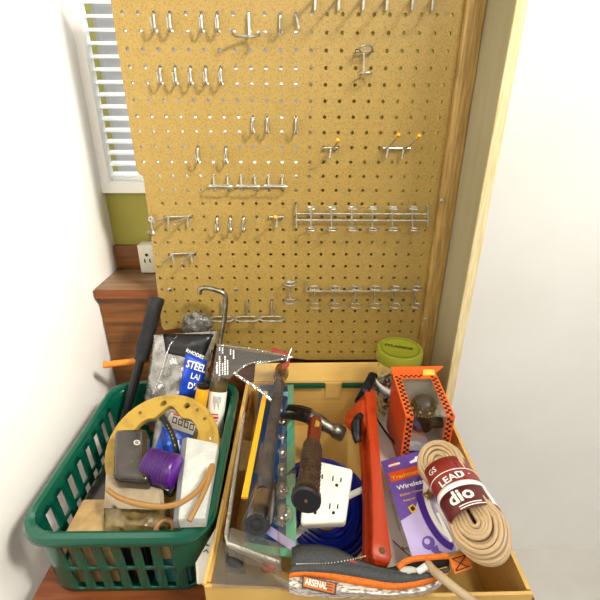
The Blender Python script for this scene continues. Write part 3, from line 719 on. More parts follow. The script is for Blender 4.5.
# ================================================================== CARDBOARD BOX
bxo = thing('cardboard_box', 'open tan cardboard box full of tools beside the green basket', 'box', (.08, -.28, 0))
TH = .004; HZ = .118
obj('bottom', MB().hexa([(-.105, -.066, .004), (.275, -.066, .004), (.275, -.486, .004), (-.118, -.476, .004)], [(-.105, -.066, 0), (.275, -.066, 0), (.275, -.486, 0), (-.118, -.476, 0)]), 'cardflat', bxo, smooth=False)
def wallpoly(pts, z0, z1, t, nrm):
    mb = MB()
    for (x0_, y0_), (x1_, y1_) in zip(pts, pts[1:]):
        d_ = V((x1_ - x0_, y1_ - y0_, 0)).normalized(); n_ = V((-d_.y, d_.x, 0)) * t
        mb.hexa([V((x0_, y0_, z1)), V((x1_, y1_, z1)), V((x1_, y1_, z1)) + n_, V((x0_, y0_, z1)) + n_], [V((x0_, y0_, z0)), V((x1_, y1_, z0)), V((x1_, y1_, z0)) + n_, V((x0_, y0_, z0)) + n_])
    return mb
obj('back_wall', MB().box((-.105, -.066, .004), (.275, -.062, HZ)), 'card', bxo, smooth=False)
obj('left_wall', MB().hexa([(-.107, -.066, HZ), (-.101, -.066, HZ), (-.107, -.476, HZ), (-.114, -.476, HZ)], [(-.107, -.066, .004), (-.101, -.066, .004), (-.107, -.476, .004), (-.114, -.476, .004)]), 'card', bxo, smooth=False)
obj('right_wall', MB().hexa([(.276, -.066, .150), (.281, -.066, .150), (.281, -.49, HZ), (.276, -.49, HZ)], [(.274, -.066, .004), (.279, -.066, .004), (.279, -.49, .004), (.274, -.49, .004)]), 'card', bxo, smooth=False)
obj('front_wall', wallpoly([(-.114, -.478), (-.02, -.484), (.05, -.494), (.16, -.493), (.281, -.492)], .004, HZ, -.004, 0), 'cardflat', bxo, smooth=False)
# back flap leaning up to the pegboard
obj('flap', MB().hexa([(-.09, -.063, HZ + .004), (.272, -.063, HZ + .004), (.272, -.0135, .137), (-.09, -.0135, .135)], [(-.09, -.063, HZ), (.272, -.063, HZ), (.272, -.0135, .133), (-.09, -.0135, .131)]), 'cardflat', bxo, smooth=False)
for xa, xb in ((-.04, P(325, 383, y=-.07).x), (P(342, 383, y=-.07).x, .150)):
    obj('green_strip', MB().box((xa, -.0745, .110), (xb, -.0668, .1205), .0015), 'green', bxo, label='dark green strip along the back wall')
obj('tab', MB().hexa([(P(326, 383, y=-.07).x, -.069, .119), (P(341, 383, y=-.07).x, -.069, .119), (P(341, 383, y=-.07).x, -.0665, .119), (P(326, 383, y=-.07).x, -.0665, .119)], [(P(326, 383, y=-.07).x, -.069, .08), (P(341, 383, y=-.07).x, -.069, .08), (P(341, 383, y=-.07).x, -.0665, .08), (P(326, 383, y=-.07).x, -.0665, .08)]), 'cardflat', bxo, smooth=False)
# left outer flap with white print, folded down at the front corner
f0, f1, f2, f3 = P(240, 488, z=.121), P(205, 580, z=.121), P(199, 585, z=.085), P(227, 507, z=.085)
fa = [V((-.1135, -.405, .1192)), V((-.1155, -.478, .1192)), P(197, 584, z=.088), P(195.5, 563, z=.087)]
obj('flap', MB().hexa(fa, [p + V((.003, 0, -.001)) for p in fa]), 'paper', bxo, smooth=False, label='white printed outer flap')
fpm = MB()
for (x0_, y0_), (x1_, y1_) in (((208.5, 538), (206, 545)), ((206, 545), (209, 546)), ((204, 552), (207, 550)), ((207, 550), (208.5, 553))):
    nf = (fa[1] - fa[0]).cross(fa[3] - fa[0]).normalized(); nf = nf if nf.x < 0 else -nf
    fpm.tube([onplane(x0_, y0_, fa[0], nf) + nf * .0008, onplane(x1_, y1_, fa[0], nf) + nf * .0008], .0008, 5)
obj('printing', fpm, 'darkprint', bxo)
obj('fold', MB().tube([V((-.110, -.36, .119)), V((-.1115, -.43, .1195)), V((-.1145, -.480, .1185))], .0026, 8), 'cardflat', bxo)
obj('inner_strip', MB().hexa([(-.096, -.075, .105), (-.091, -.075, .105), (-.102, -.40, .105), (-.107, -.40, .105)], [(-.096, -.075, .03), (-.091, -.075, .03), (-.102, -.40, .03), (-.107, -.40, .03)]), 'wood', bxo, smooth=False, label='brown inner strip along the left wall')

# --- jar
jc = P(400, 347.5, y=-.1150); jx, jy = jc.x, jc.y; jr = .0435
jar = thing('glass_jar', 'glass jar of small hardware with a yellow-green screw lid', 'jar', (jx, jy, .004))
o_ = V((jx, jy, jc.z - .2226)); up = V((0, 0, 1))
obj('glass', MB().lathe([(.030, .0048 - o_.z), (jr - .003, .0065 - o_.z), (jr, .014), (jr, .155), (jr - .002, .168), (.037, .185), (.037, .205)], o_, up, 40), 'glass', jar)
lid = obj('lid', MB().lathe([(.0425, .1985), (.0437, .199), (.0440, .203), (.0440, .216), (.0425, .2212), (.0395, .2222), (.0385, .2216), (.001, .2218)], o_, up, 48), 'lidgreen', jar)
ang = math.radians(-22); vs, fs = text2d("ST'LARENS", .0092, 'CENTER', .015); vs2, fs2 = text2d("SYLARENS", .0118, 'CENTER', .03)
ang = math.radians(-20)
obj('lettering', MB().add([o_ + V((v.x * math.cos(ang) - v.y * math.sin(ang) - .003, v.x * math.sin(ang) + v.y * math.cos(ang), .2224)) for v in vs2], fs2), 'darkprint', lid)
mb = MB()
mb.tube([o_ + V((.0355 * math.cos(t), .0355 * math.sin(t), .2221)) for t in [2 * math.pi * i / 48 for i in range(48)]], .0004, 4, True)
obj('lid_ring', mb, 'darkprint', lid)
lbm = MB(); hh = []
for z_ in (.128, .131, .134, .146): hh.append([o_ + V(((jr + .0006) * math.cos(t), (jr + .0006) * math.sin(t), z_ - .012 * math.cos(t))) for t in [math.radians(150 + 5 * i) for i in range(37)]])
obj('label', MB().grid(hh[2:]), 'paper', jar, solid=.0005)
obj('label_band', MB().grid(hh[:2]), 'bluewhite', jar, solid=.0005)
hw = MB().lathe([(.02, .008), (.040, .009), (.0412, .02), (.0412, .12), (.038, .135), (.02, .15), (.001, .155)], o_, up, 30)
random.seed(11)
for i in range(420):
    t = random.uniform(math.pi * .95, 2.05 * math.pi); z_ = random.uniform(.02, .165); rr = random.uniform(.030, .040) if z_ < .135 else random.uniform(.0, .034)
    p = o_ + V((rr * math.cos(t), rr * math.sin(t), z_)); dd = V([random.uniform(-1, 1) for _ in range(3)]).normalized() * random.uniform(.003, .008)
    if (p + dd - o_).xy.length > .0415: dd = V((0, 0, dd.length))
    hw.tube([p - dd * .6, p + dd * .6], random.uniform(.0008, .002), 6)
w_ = obj('small_hardware', hw, 'hardware', jar, smooth=False); w_['kind'] = 'stuff'

# --- orange window box with dome ornament
X0, X1 = .176, .2565; yb, yk, zt, zk = -.166, -.268, .208, .196
ox = thing('display_box', 'orange window box with black checkered borders behind the beige cord hank', 'box', ((X0 + X1) / 2, (yb + yk) / 2, .004))
zl = .03
def tp(u, v, k=0):   # top panel, u across, v from back to front
    return V((X0 + (X1 - X0) * u, yb + (yk - yb) * v, zt + (zk - zt) * v + k))
def fp(u, v, k=0): return V((X0 + (X1 - X0) * u, yk - k, zk + (zl - zk) * v))
shell = MB()
t_ = .0016
shell.hexa([tp(0, 0), tp(0, 1), V((X0, yk, zl)), V((X0, yb, zl))], [p + V((t_, 0, 0)) for p in (tp(0, 0), tp(0, 1), V((X0, yk, zl)), V((X0, yb, zl)))])
obj('left_side', shell, 'redbox', ox, smooth=False, label='red left side')
shell = MB().hexa([tp(1, 0), tp(1, 1), V((X1, yk, zl)), V((X1, yb, zl))], [p - V((t_, 0, 0)) for p in (tp(1, 0), tp(1, 1), V((X1, yk, zl)), V((X1, yb, zl)))])
obj('right_side', shell, 'redbox', ox, smooth=False)
obj('back', MB().box((X0, yb - .001, zl), (X1, yb + .001, zt)), 'redbox', ox, smooth=False)
obj('bottom', MB().box((X0, yk, .0046), (X1, yb, zl)), 'redbox', ox, smooth=False)
b_ = .165
fmb = MB()
def strip(f, u0, v0, u1, v1, k0=.0004, k1=-.0008): fmb.hexa([f(u0, v0, k0), f(u1, v0, k0), f(u1, v1, k0), f(u0, v1, k0)], [f(u0, v0, k1), f(u1, v0, k1), f(u1, v1, k1), f(u0, v1, k1)])
strip(tp, 0, 0, 1, .12); strip(tp, 0, .12, b_, 1); strip(tp, 1 - b_, .12, 1, 1); strip(fp, 0, 0, b_, 1); strip(fp, 1 - b_, 0, 1, 1); strip(fp, b_, .75, 1 - b_, 1)
obj('frame', fmb, 'orangebox', ox, smooth=False)
ck = MB()
def chk(f, u0, v0, u1, v1): ck.hexa([f(u0, v0, .0008), f(u1, v0, .0008), f(u1, v1, .0008), f(u0, v1, .0008)], [f(u0, v0, .0003), f(u1, v0, .0003), f(u1, v1, .0003), f(u0, v1, .0003)])
for i in range(20):
    for side in (0, 1):
        for j in (0, 1):
            if (i + j) % 2: continue
            u0 = (.035 if side == 0 else 1 - .035 - .12) + j * .06
            v0 = .06 + i * .047
            chk(tp, u0, v0, u0 + .06, v0 + .047)
    for side in (0, 1):
        for j in (0, 1):
            if (i + j) % 2: continue
            u0 = (.035 if side == 0 else 1 - .035 - .12) + j * .06; chk(fp, u0, .02 + i * .03, u0 + .06, .05 + i * .03)
for i in range(13):
    for j in (0, 1):
        if (i + j) % 2: continue
        if i < 9: chk(tp, .16 + i * .055, .03 + j * .035, .215 + i * .055, .065 + j * .035)
obj('checker_border', ck, 'slot', ox, smooth=False)
obj('hang_tab', MB().hexa([V((X0 - .003, yb + .004, zt + .012)), V((X1 + .014, yb + .006, zt + .012)), V((X1 - .002, yb, zt)), V((X0, yb, zt))], [V((X0 - .003, yb + .006, zt + .012)), V((X1 + .014, yb + .008, zt + .012)), V((X1 - .002, yb + .002, zt)), V((X0, yb + .002, zt))]), 'orangebox', ox, smooth=False)
obj('sticker', MB().hexa([V((X0 + .056, yb + .0026, zt + .008)), V((X0 + .076, yb + .0026, zt + .008)), V((X0 + .076, yb - .006, zt + .0015)), V((X0 + .054, yb - .006, zt + .0015))], [V((X0 + .056, yb + .003, zt + .007)), V((X0 + .076, yb + .003, zt + .007)), V((X0 + .076, yb - .006, zt + .0008)), V((X0 + .054, yb - .006, zt + .0008))]), 'yellowprint', ox, smooth=False, label='yellow sticker')
obj('liner', MB().box((X0 + t_ + .001, yb - .006, zl), (X1 - t_ - .001, yb - .002, zt - .003)).box((X1 - t_ - .004, yk + .003, zl), (X1 - t_ - .001, yb - .006, zk - .003)).box((X0 + t_ + .001, yk + .003, zl + .09), (X1 - t_ - .004, yb - .006, zl + .093)), 'liner', ox, smooth=False)
wm = MB().hexa([tp(b_, .12, -.001), tp(1 - b_, .12, -.001), tp(1 - b_, 1, -.001), tp(b_, 1, -.001)], [tp(b_, .12, -.0015), tp(1 - b_, .12, -.0015), tp(1 - b_, 1, -.0015), tp(b_, 1, -.0015)])
wm.hexa([fp(b_, 0, -.001), fp(1 - b_, 0, -.001), fp(1 - b_, .75, -.001), fp(b_, .75, -.001)], [fp(b_, 0, -.0015), fp(1 - b_, 0, -.0015), fp(1 - b_, .75, -.0015), fp(b_, .75, -.0015)])
obj('window_film', wm, 'clearbag', ox, smooth=False)
# ornament inside
dc = P(423, 409, z=.164)
orn = thing('dome_ornament', 'dark brown dome ornament dotted with gold beads inside the orange box', 'ornament', (dc.x, dc.y, .124))
obj('dome', MB().lathe([(.0235, 0), (.0232, .006), (.021, .014), (.016, .021), (.008, .0255), (.001, .0265)], dc, up, 28), 'dome', orn)
obj('stand', MB().lathe([(.020, -.036), (.021, -.03), (.016, -.02), (.0185, -.008), (.024, -.002), (.0235, .0005)], dc, up, 24), 'black', orn)
bd = MB()
for k, (rz, hz, nb, br) in enumerate(((.0238, .001, 26, .0013), (.0226, .0085, 9, .0026), (.0205, .0150, 16, .0009), (.0165, .0203, 9, .0008))):
    for i in range(nb): t = 2 * math.pi * i / nb; bd.ball(dc + V((rz * math.cos(t), rz * math.sin(t), hz)), br, 1)
obj('bead_band', bd, 'gold', orn, label='gold beads')
q = Quad(P(427, 414, z=.165), P(448, 414, z=.166), P(429, 428, z=.150), P(449, 428, z=.150))
solo('black_pouch', q.pillow(.014, 12, 10, .003, 90, 4, .35), 'black', 'shiny black wrapped piece beside the dome in the orange box', 'accessory')

# --- white instruction carton under the cards
qw = Quad(P(374.5, 416, z=.083), P(391, 415, z=.083), P(388, 575, z=.096), P(426, 572, z=.096))
wc = thing('white_carton', 'flat white printed carton between the red wrench and the violet card', 'carton', qw.p(.5, .5, -.03))
obj('body', qw.slab(.022, .0015), 'paper', wc)
qv = Quad(P(394, 540, z=.1145), P(421, 541, z=.1145), P(396, 566, z=.1165), P(430, 566, z=.1165))
obj('fold_edge', qw.poly([(.22, .86), (.98, 1.0), (.98, .992), (.22, .852)], .0016), 'greyprint', wc, smooth=False)
def pxtext(body, px, py, dirx, diry, size, o, n, k=.001, bold=0, mbx=None):
    e = onplane(px + dirx, py + diry, o, n) - onplane(px, py, o, n); e.normalize(); f = n.cross(e); b0 = onplane(px, py, o, n) + n * k
    vs, fs = text2d(body, size, 'LEFT', bold); return MB().add([b0 + e * v.x + f * v.y for v in vs], fs)
obj('lettering', pxtext('General Instrument', 391.5, 505, 9, 32, .0058, qw.c[0], qw.n, .001), 'greyprint', wc)
obj('lettering', pxtext('VHF', 400, 550.5, 10, .6, .0075, qw.c[0], qw.n, .001, .02), 'darkprint', wc)
obj('print_line', MB().tube([onplane(408, 551.5, qw.c[0] + qw.n * .001, qw.n), onplane(421, 552.5, qw.c[0] + qw.n * .001, qw.n)], .0006, 4), 'tealprint', wc)
solo('black_cable', MB().tube(cr([P(375, 414, z=.104), P(379, 422, z=.103), P(387, 434, z=.101), P(398, 447, z=.103), P(408, 456, z=.112), P(414, 462, z=.12)], 5), .0019, 8), 'black', 'thin black cable crossing the white carton', 'cable')

# --- violet doorbell card
qc = Quad(P(381, 461.5, z=.118), P(432, 447.5, z=.120), P(414, 562, z=.138), P(466, 548, z=.138))
vc = thing('blister_card', 'violet blister card holding a wireless unit, beside the beige cord hank', 'package', qc.p(.5, .5, -.03))
obj('card', qc.slab(.0018), 'violetlight', vc, smooth=False)
mk = lambda name, mb, m, **k: obj(name, mb, m, vc, smooth=False, **k)
mk('upper_print', qc.poly([(0, 0), (1, 0), (1, .30), (.62, .34), (.45, .50), (.28, .62), (.0, .66)], .0004), 'purplecard')
strp = mk('strip', qc.poly([(.045, .165), (1, .165), (1, .275), (.06, .275)], .0008), 'orangered')
mk('mark', qc.disc(.21, .085, .0068, .0009), 'redprint'); mk('mark', qc.rect(.10, .075, .32, .098, .0012), 'whiteprint')
mk('hang_hole', qc.poly([(.50, .10), (.60, .085), (.63, .06), (.68, .06), (.70, .085), (.82, .085), (.82, .115), (.50, .125)], .0009), 'whiteprint')
obj('lettering', qc.text('Traditional', .08, .255, .0115, .0012, 0, .012), 'yellowprint', strp, smooth=False)
obj('lettering', qc.text('D', .80, .25, .0125, .0012, 0, .012), 'yellowprint', strp, smooth=False)
mk('lettering', qc.text('Wireless', .12, .375, .0125, .0012, 0, .02), 'whiteprint')
mk('lettering', qc.text('Button Convert', .13, .445, .0062, .0012, 0, .008), 'yellowprint')
mk('lettering', qc.text('Adapter', .15, .505, .0062, .0012, 0, .008), 'yellowprint')
mk('diamond', qc.poly([(.20, .565), (.31, .545), (.36, .605), (.24, .63)], .0012), 'yellowprint')
mk('diamond_center', qc.poly([(.235, .575), (.30, .562), (.325, .600), (.255, .612)], .0015), 'darkprint')
def cres(c, r0_, r1_, a0, a1, n=16, shift=(0, 0)):
    o_ = [(c[0] + r0_ * math.cos(a0 + (a1 - a0) * i / n), c[1] + r0_ * 1.0 * math.sin(a0 + (a1 - a0) * i / n)) for i in range(n + 1)]
    i_ = [(c[0] + shift[0] + r1_ * math.cos(a0 + (a1 - a0) * i / n), c[1] + shift[1] + r1_ * math.sin(a0 + (a1 - a0) * i / n)) for i in range(n + 1)]
    return o_, i_
def cresmesh(c, r0_, r1_, a0, a1, shift, k):
    o_, i_ = cres(c, r0_, r1_, a0, a1, 18, shift); return MB().grid([[qc.p(u, v, k) for u, v in o_], [qc.p(u, v, k) for u, v in i_]])
mk('swirl', cresmesh((.80, .60), .40, .34, math.radians(100), math.radians(235), (.07, .02), .0009), 'violetdark')
mk('swirl', cresmesh((.86, .60), .33, .29, math.radians(105), math.radians(230), (.05, .01), .0012), 'whiteprint')
dsc = qc.disc(.36, .895, .0098, .0012, 24); mk('dot', dsc, 'purplecard'); mk('dot_shine', qc.disc(.34, .885, .0045, .0015, 18), 'violetlight')
mk('dot_tail', qc.poly([(.36, .955), (.50, .925), (.50, .97), (.56, .99), (.42, .99)], .0009), 'purplecard')
mk('edge_film', MB().hexa([qc.p(-.01, .02, .001), qc.p(.0, .02, .001), qc.p(0, 1, .001), qc.p(-.06, 1, .001)], [qc.p(-.01, .02, -.010), qc.p(0, .02, -.010), qc.p(0, 1, -.010), qc.p(-.06, 1, -.010)]), 'clear', label='clear plastic edge')
# screws window and doorbell block
mk('screw_blister', qc.slab(.007, .0015, .0075, 2, .52, .475, .80, .555), 'clear')
sm = MB(); random.seed(2)
for i in range(26):
    u, v = random.uniform(.54, .78), random.uniform(.485, .545); p = qc.p(u, v, .002 + random.uniform(0, .003)); dd = V([random.uniform(-1, 1) for _ in range(3)]).normalized() * .003; dd.z *= .2; sm.tube([p - dd, p + dd], .0011, 6)
g_ = mk('small_screw', sm, 'brass', label='brass screws'); g_['kind'] = 'stuff'
uA = [P(432.5, 503, z=.140), P(438, 499, z=.146), P(469, 545, z=.152), P(457, 551, z=.150)]
blk = MB().hexa([P(436, 503, z=.154), P(445, 499, z=.154), P(470, 541, z=.157), P(461, 545, z=.157)], [P(432, 504, z=.126), P(452, 497, z=.126), P(474, 548, z=.140), P(456, 552, z=.138)], .0025, 3)
obj('wireless_unit', blk, 'doorbell', vc, label='pale grey wireless unit')
obj('unit_window', MB().hexa([P(436, 513, z=.142), P(439, 512, z=.144), P(453, 541, z=.1475), P(450, 542, z=.1455)], [P(436, 513, z=.1405), P(439, 512, z=.1425), P(453, 541, z=.146), P(450, 542, z=.144)]), 'whiteprint', vc, smooth=False)

# --- beige cord hank with maroon sleeve
A, B = P(430, 446, z=.174), P(496, 557, z=.177); ax = (B - A); HL = ax.length; ax.normalize(); lat = ax.cross(V((0, 0, 1))).normalized(); lat = lat if lat.x > 0 else -lat; hup = lat.cross(ax); hup = hup if hup.z > 0 else -hup
hk = thing('cord_hank', 'coiled hank of beige cord wrapped in a maroon printed sleeve', 'cord', A.lerp(B, .5) - V((0, 0, .035)))
cm = MB(); random.seed(5)
def race(off_l, off_u, rad, s0, s1, n=8, bow=0):
    pts = []
    for i in range(n + 1): t = -math.pi / 2 + math.pi * i / n; pts.append(A + ax * (s0 - rad * math.cos(t) * 1.15) + lat * (off_l - rad * math.sin(t)) + hup * (off_u + bow * math.cos(t)))
    for i in range(1, 4): pass
    m0 = A + ax * ((s0 + s1) / 2)
    pts.append(m0 + lat * (off_l * .55 - rad * .72) + hup * off_u)
    for i in range(n + 1): t = math.pi / 2 + math.pi * i / n; pts.append(A + ax * (s1 - rad * math.cos(t) * 1.15) + lat * (off_l - rad * math.sin(t)) + hup * (off_u + bow * math.cos(t)))
    pts.append(m0 + lat * (off_l * .55 + rad * .72) + hup * off_u)
    return pts
e1 = (lat * .84 + hup * .54); e2 = (hup * .84 - lat * .54)
def loop(off, rad, s0, s1, jit, n=9):
    pts = []; mid = A + ax * ((s0 + s1) / 2) + e2 * (off * .72); ctr = lambda s_: A + ax * s_ + e2 * off
    for i in range(n + 1): t = math.pi / 2 - math.pi * i / n; pts.append(ctr(s0) - ax * (rad * 1.3 * math.cos(t)) + e1 * (rad * math.sin(t)))
    pts.append(mid - e1 * (rad * .8)); 
    for i in range(n + 1): t = -math.pi / 2 + math.pi * i / n; pts.append(ctr(s1) + ax * (rad * 1.3 * math.cos(t)) + e1 * (rad * math.sin(t)))
    pts.append(mid + e1 * (rad * .8) + e2 * jit)
    return cr(pts, 2, True)
for k in range(6):
    off = -.0165 + k * .0062; sq = math.sqrt(max(0, 1 - (off / .024) ** 2))
    for m_ in range(7):
        rad = .0315 * (.45 + .55 * sq) - m_ * .0046
        if rad > .003: cm.tube(loop(off, rad, .044 + random.uniform(-.002, .003), HL - .040 + random.uniform(-.003, .003), random.uniform(-.001, .001)), .00265, 7, True)
obj('cord', cm, 'beige', hk)
SA, SB = .050, .132; WA, WH = .0335, .0265
def sl(s, t, k=0): return A + ax * s + lat * (math.sin(t) * (WA + k) + .003) + hup * (math.cos(t) * (WH + k))
def slg(s0, s1, t0=0, t1=2 * math.pi, k=0, n=36, m=2, cut=None): return MB().grid([[sl(s0 + (s1 - s0) * i / m, t0 + (t1 - t0) * j / n, k) for j in range(n + 1)] for i in range(m + 1)])
slv = obj('sleeve', slg(SA, SB, m=4), 'maroon', hk, solid=.0008)
obj('sleeve_band', slg(SA + .0225, SA + .0237, k=.0006), 'whiteprint', slv, solid=.0003)
obj('sleeve_band', slg(SA + .0425, SA + .0505, -2.2, 2.2, .0006), 'whiteprint', slv, solid=.0003)
obj('sleeve_panel', slg(SA + .0505, SB, -2.0, .62, .0005, m=3), 'maroondark', slv, solid=.0003)
obj('sleeve_panel', slg(SA + .0505, SB - .004, .64, 1.9, .0006, m=3), 'whiteprint', slv, solid=.0003)
def sltext(body, s, t, size, k=.0012, bold=0, rot=0):
    vs, fs = text2d(body, size, 'LEFT', bold); R_ = (WA + WH) / 2; c_, s_ = math.cos(rot), math.sin(rot)
    return MB().add([sl(s - (v.x * s_ + v.y * c_), t + (v.x * c_ - v.y * s_) / R_, k) for v in vs], fs)
obj('lettering', sltext('LEAD', SA + .0415, -1.0, .0145, bold=.02, rot=.12), 'whiteprint', slv)
obj('lettering', sltext('dio', SA + .0715, -1.0, .0245, bold=.03, rot=.06), 'whiteprint', slv)
mb = sltext('GS', SA + .016, -1.25, .0115, bold=0, rot=.0); mb2 = sltext('E  -', SA + .0345, -.02, .009, bold=.01); mb.add(mb2.v, mb2.f); obj('lettering', mb, 'whiteprint', slv)
mb = MB()
for i in range(2):
    s_ = slg(SA + .0755 + i * .0033, SA + .0768 + i * .0033, -.75, .15 + .2 * i, .0011, n=10); mb.add(s_.v, s_.f)
obj('print_line', mb, 'whiteprint', slv)

# --- pipe wrench
WA_, WB_ = P(370, 392, z=.158), P(383, 560, z=.133)
wx = (WB_ - WA_); WL = wx.length; wx.normalize(); wl = V((1, 0, 0)); wl = (wl - wx * wl.dot(wx)).normalized(); wu = wx.cross(wl); wu = wu if wu.z > 0 else -wu
# tilt the tool so that its side turns a little to the left
tl = math.radians(-15); wl, wu = wl * math.cos(tl) + wu * math.sin(tl) * 0 + wu * math.sin(tl), wu * math.cos(tl) - wl * math.sin(tl)
def wp(s, l, u): return WA_ + wx * s + wl * l + wu * u
pw = thing('pipe_wrench', 'large red pipe wrench lying lengthwise across the cardboard box', 'wrench', WA_.lerp(WB_, .5) - V((0, 0, .06)))
def hsec(s, w, u0, u1): return [wp(s, -w, u1), wp(s, w, u1), wp(s, w, u0), wp(s, -w, u0)]
def loft(secs, bev=0):
    mb = MB(); mb.grid([s + [s[0]] for s in secs]); mb.add(secs[0], [(0, 1, 2, 3)]); mb.add(secs[-1], [(3, 2, 1, 0)])
    bm = bmesh.new(); vv = [bm.verts.new(v) for v in mb.v]
    for f in mb.f: bm.faces.new([vv[i] for i in f])
    bmesh.ops.remove_doubles(bm, verts=bm.verts[:], dist=1e-6); bmesh.ops.recalc_face_normals(bm, faces=bm.faces[:])
    if bev:
        es = [e for e in bm.edges if len(e.link_faces) == 2 and e.calc_face_angle() > .6]; bmesh.ops.bevel(bm, geom=es, offset=bev, segments=2, profile=.5, affect='EDGES')
    return MB().bm(bm)
body = MB()
def addm(a, b): a.add(b.v, b.f)
addm(body, loft([hsec(-.006, .0105, -.012, .004), hsec(.02, .0115, -.012, .004), hsec(.06, .0095, -.010, .002), hsec(.15, .0085, -.008, .002), hsec(.22, .0090, -.008, .002), hsec(WL - .03, .0115, -.009, .001), hsec(WL - .008, .0135, -.012, -.001), hsec(WL, .010, -.014, -.005)], .002))   # top flange
addm(body, loft([hsec(.0, .0045, -.034, -.008), hsec(.07, .004, -.034, -.008), hsec(WL - .02, .004, -.034, -.008)]))       # web
addm(body, loft([hsec(.012, .0115, -.048, -.032), hsec(.07, .0105, -.046, -.032), hsec(.16, .0090, -.042, -.032), hsec(.22, .0095, -.042, -.031), hsec(WL - .03, .0115, -.044, -.030), hsec(WL - .008, .0135, -.042, -.027), hsec(WL, .010, -.038, -.028)], .002))
addm(body, loft([hsec(WL - .016, .0105, -.040, -.004), hsec(WL - .007, .0115, -.039, -.002), hsec(WL + .002, .009, -.034, -.008)], .003))
# housing swelling at the head
addm(body, MB().hexa([wp(-.004, -.006, .002), wp(.026, -.014, .0), wp(.060, -.016, -.006), wp(.085, -.006, -.008), wp(.0, .004, .0)], [wp(.002, -.012, -.046), wp(.030, -.036, -.046), wp(.056, -.036, -.046), wp(.085, -.008, -.046), wp(.0, .004, -.046)], .003))
obj('handle', body, 'red', pw)
obj('hook_jaw', MB().hexa([wp(-.052, -.001, .012), wp(-.046, .017, .014), wp(.008, -.003, .007), wp(.004, -.020, .004)], [wp(-.046, -.004, -.026), wp(-.040, .014, -.024), wp(.012, -.005, -.030), wp(.008, -.024, -.032)], .005, 3), 'iron', pw)
obj('shank', loft([[wp(s, -.013 - .02 * s, -.010), wp(s, -.002 - .02 * s, -.010), wp(s, -.002 - .02 * s, -.034), wp(s, -.013 - .02 * s, -.034)] for s in (-.004, .02, .04)], .002), 'iron', pw)
jw = cr([wp(.058, -.016, -.010), wp(.066, -.021, -.012), wp(.076, -.024, -.014), wp(.090, -.024, -.016), wp(.104, -.022, -.020), wp(.110, -.018, -.024)], 5)
obj('heel_jaw', MB().tube(jw, [.004 + .0045 * math.sin(math.pi * min(1, .15 + .75 * i / (len(jw) - 1))) for i in range(len(jw))], 12), 'iron', pw)
rg = MB()
for i in range(8): p = jw[10 + i]; rg.tube([p + wl * (.0085 * math.cos(t)) + wu * (.0085 * math.sin(t)) for t in [2 * math.pi * k / 12 for k in range(12)]], .0007, 5, True)
obj('knurling', rg, 'black', pw)
obj('hang_hole', MB().lathe([(.0042, 0), (.0042, .0012)], wp(WL - .012, 0, -.0008), wu, 14), 'brownmark', pw)

# --- blue cable coil
cc = P(325, 508, z=.087); ti = math.radians(28); cu_, cv_ = V((.990, 0, -.139)), V((0, math.cos(ti), math.sin(ti))); cn_ = cu_.cross(cv_)
co = thing('cable_coil', 'coil of shiny dark blue cable tied with white ties under the outlet adapter', 'cable', cc - V((0, 0, .05)))
cm = MB(); random.seed(9)
for lay in range(3):
    for k in range(7):
        rr = .0345 + k * .0060 + (lay % 2) * .003; pts = []
        w1, w2 = random.uniform(-.0015, .0015), random.uniform(0, 6)
        for i in range(40):
            t = 2 * math.pi * i / 40; r_ = rr + .0014 * math.sin(2 * t + w2) + .001 * math.sin(3 * t + w1 * 900)
            pts.append(cc + cu_ * (r_ * math.cos(t)) + cv_ * (r_ * .98 * math.sin(t)) + cn_ * ((lay - 1) * .0062 + .0012 * math.sin(2 * t + lay)))
        cm.tube(pts, .0033, 8, True)
obj('cable', cm, 'bluecable', co)
def tie(deg, wdt=.010):
    t = math.radians(deg); e = cu_ * math.cos(t) + cv_ * math.sin(t); tg = -cu_ * math.sin(t) + cv_ * math.cos(t); ctr = cc + e * .0535; rows = []
    for s in (-wdt / 2, 0, wdt / 2): rows.append([ctr + tg * s + e * (.0265 * math.cos(a)) + cn_ * (.0128 * math.sin(a)) for a in [2 * math.pi * i / 24 for i in range(24)]])
    return MB().grid(rows, True)
obj('tie', tie(26, .009), 'tie', co, solid=.0008, label='white tie'); obj('tie', tie(221, .010), 'tie', co, solid=.0008, label='white tie')
# --- white outlet adapter
qa = Quad(P(306, 457, z=.161), P(353, 468.5, z=.159), P(300, 524, z=.132), P(345.5, 522, z=.128))
ad = thing('outlet_adapter', 'white plug-in multi-outlet adapter lying on the blue cable coil', 'adapter', qa.p(.5, .5, -.03))
obj('housing', qa.slab(.021, .005, 0, 4), 'white', ad)
mb = MB()
for cx in (.30, .70):
    for cy in (.27, .74):
        for dx, hh_ in ((-.085, .045), (.085, .04)):
            s_ = qa.rect(cx + dx - .014, cy - hh_, cx + dx + .014, cy + hh_, .0005); mb.add(s_.v, s_.f)
        s_ = qa.disc(cx + .01, cy + .105, .0024, .0005, 12); mb.add(s_.v, s_.f)
        obj('socket', mb, 'slot', ad, smooth=False); mb = MB()
mb = MB()
for cy in (.60, .605): pass

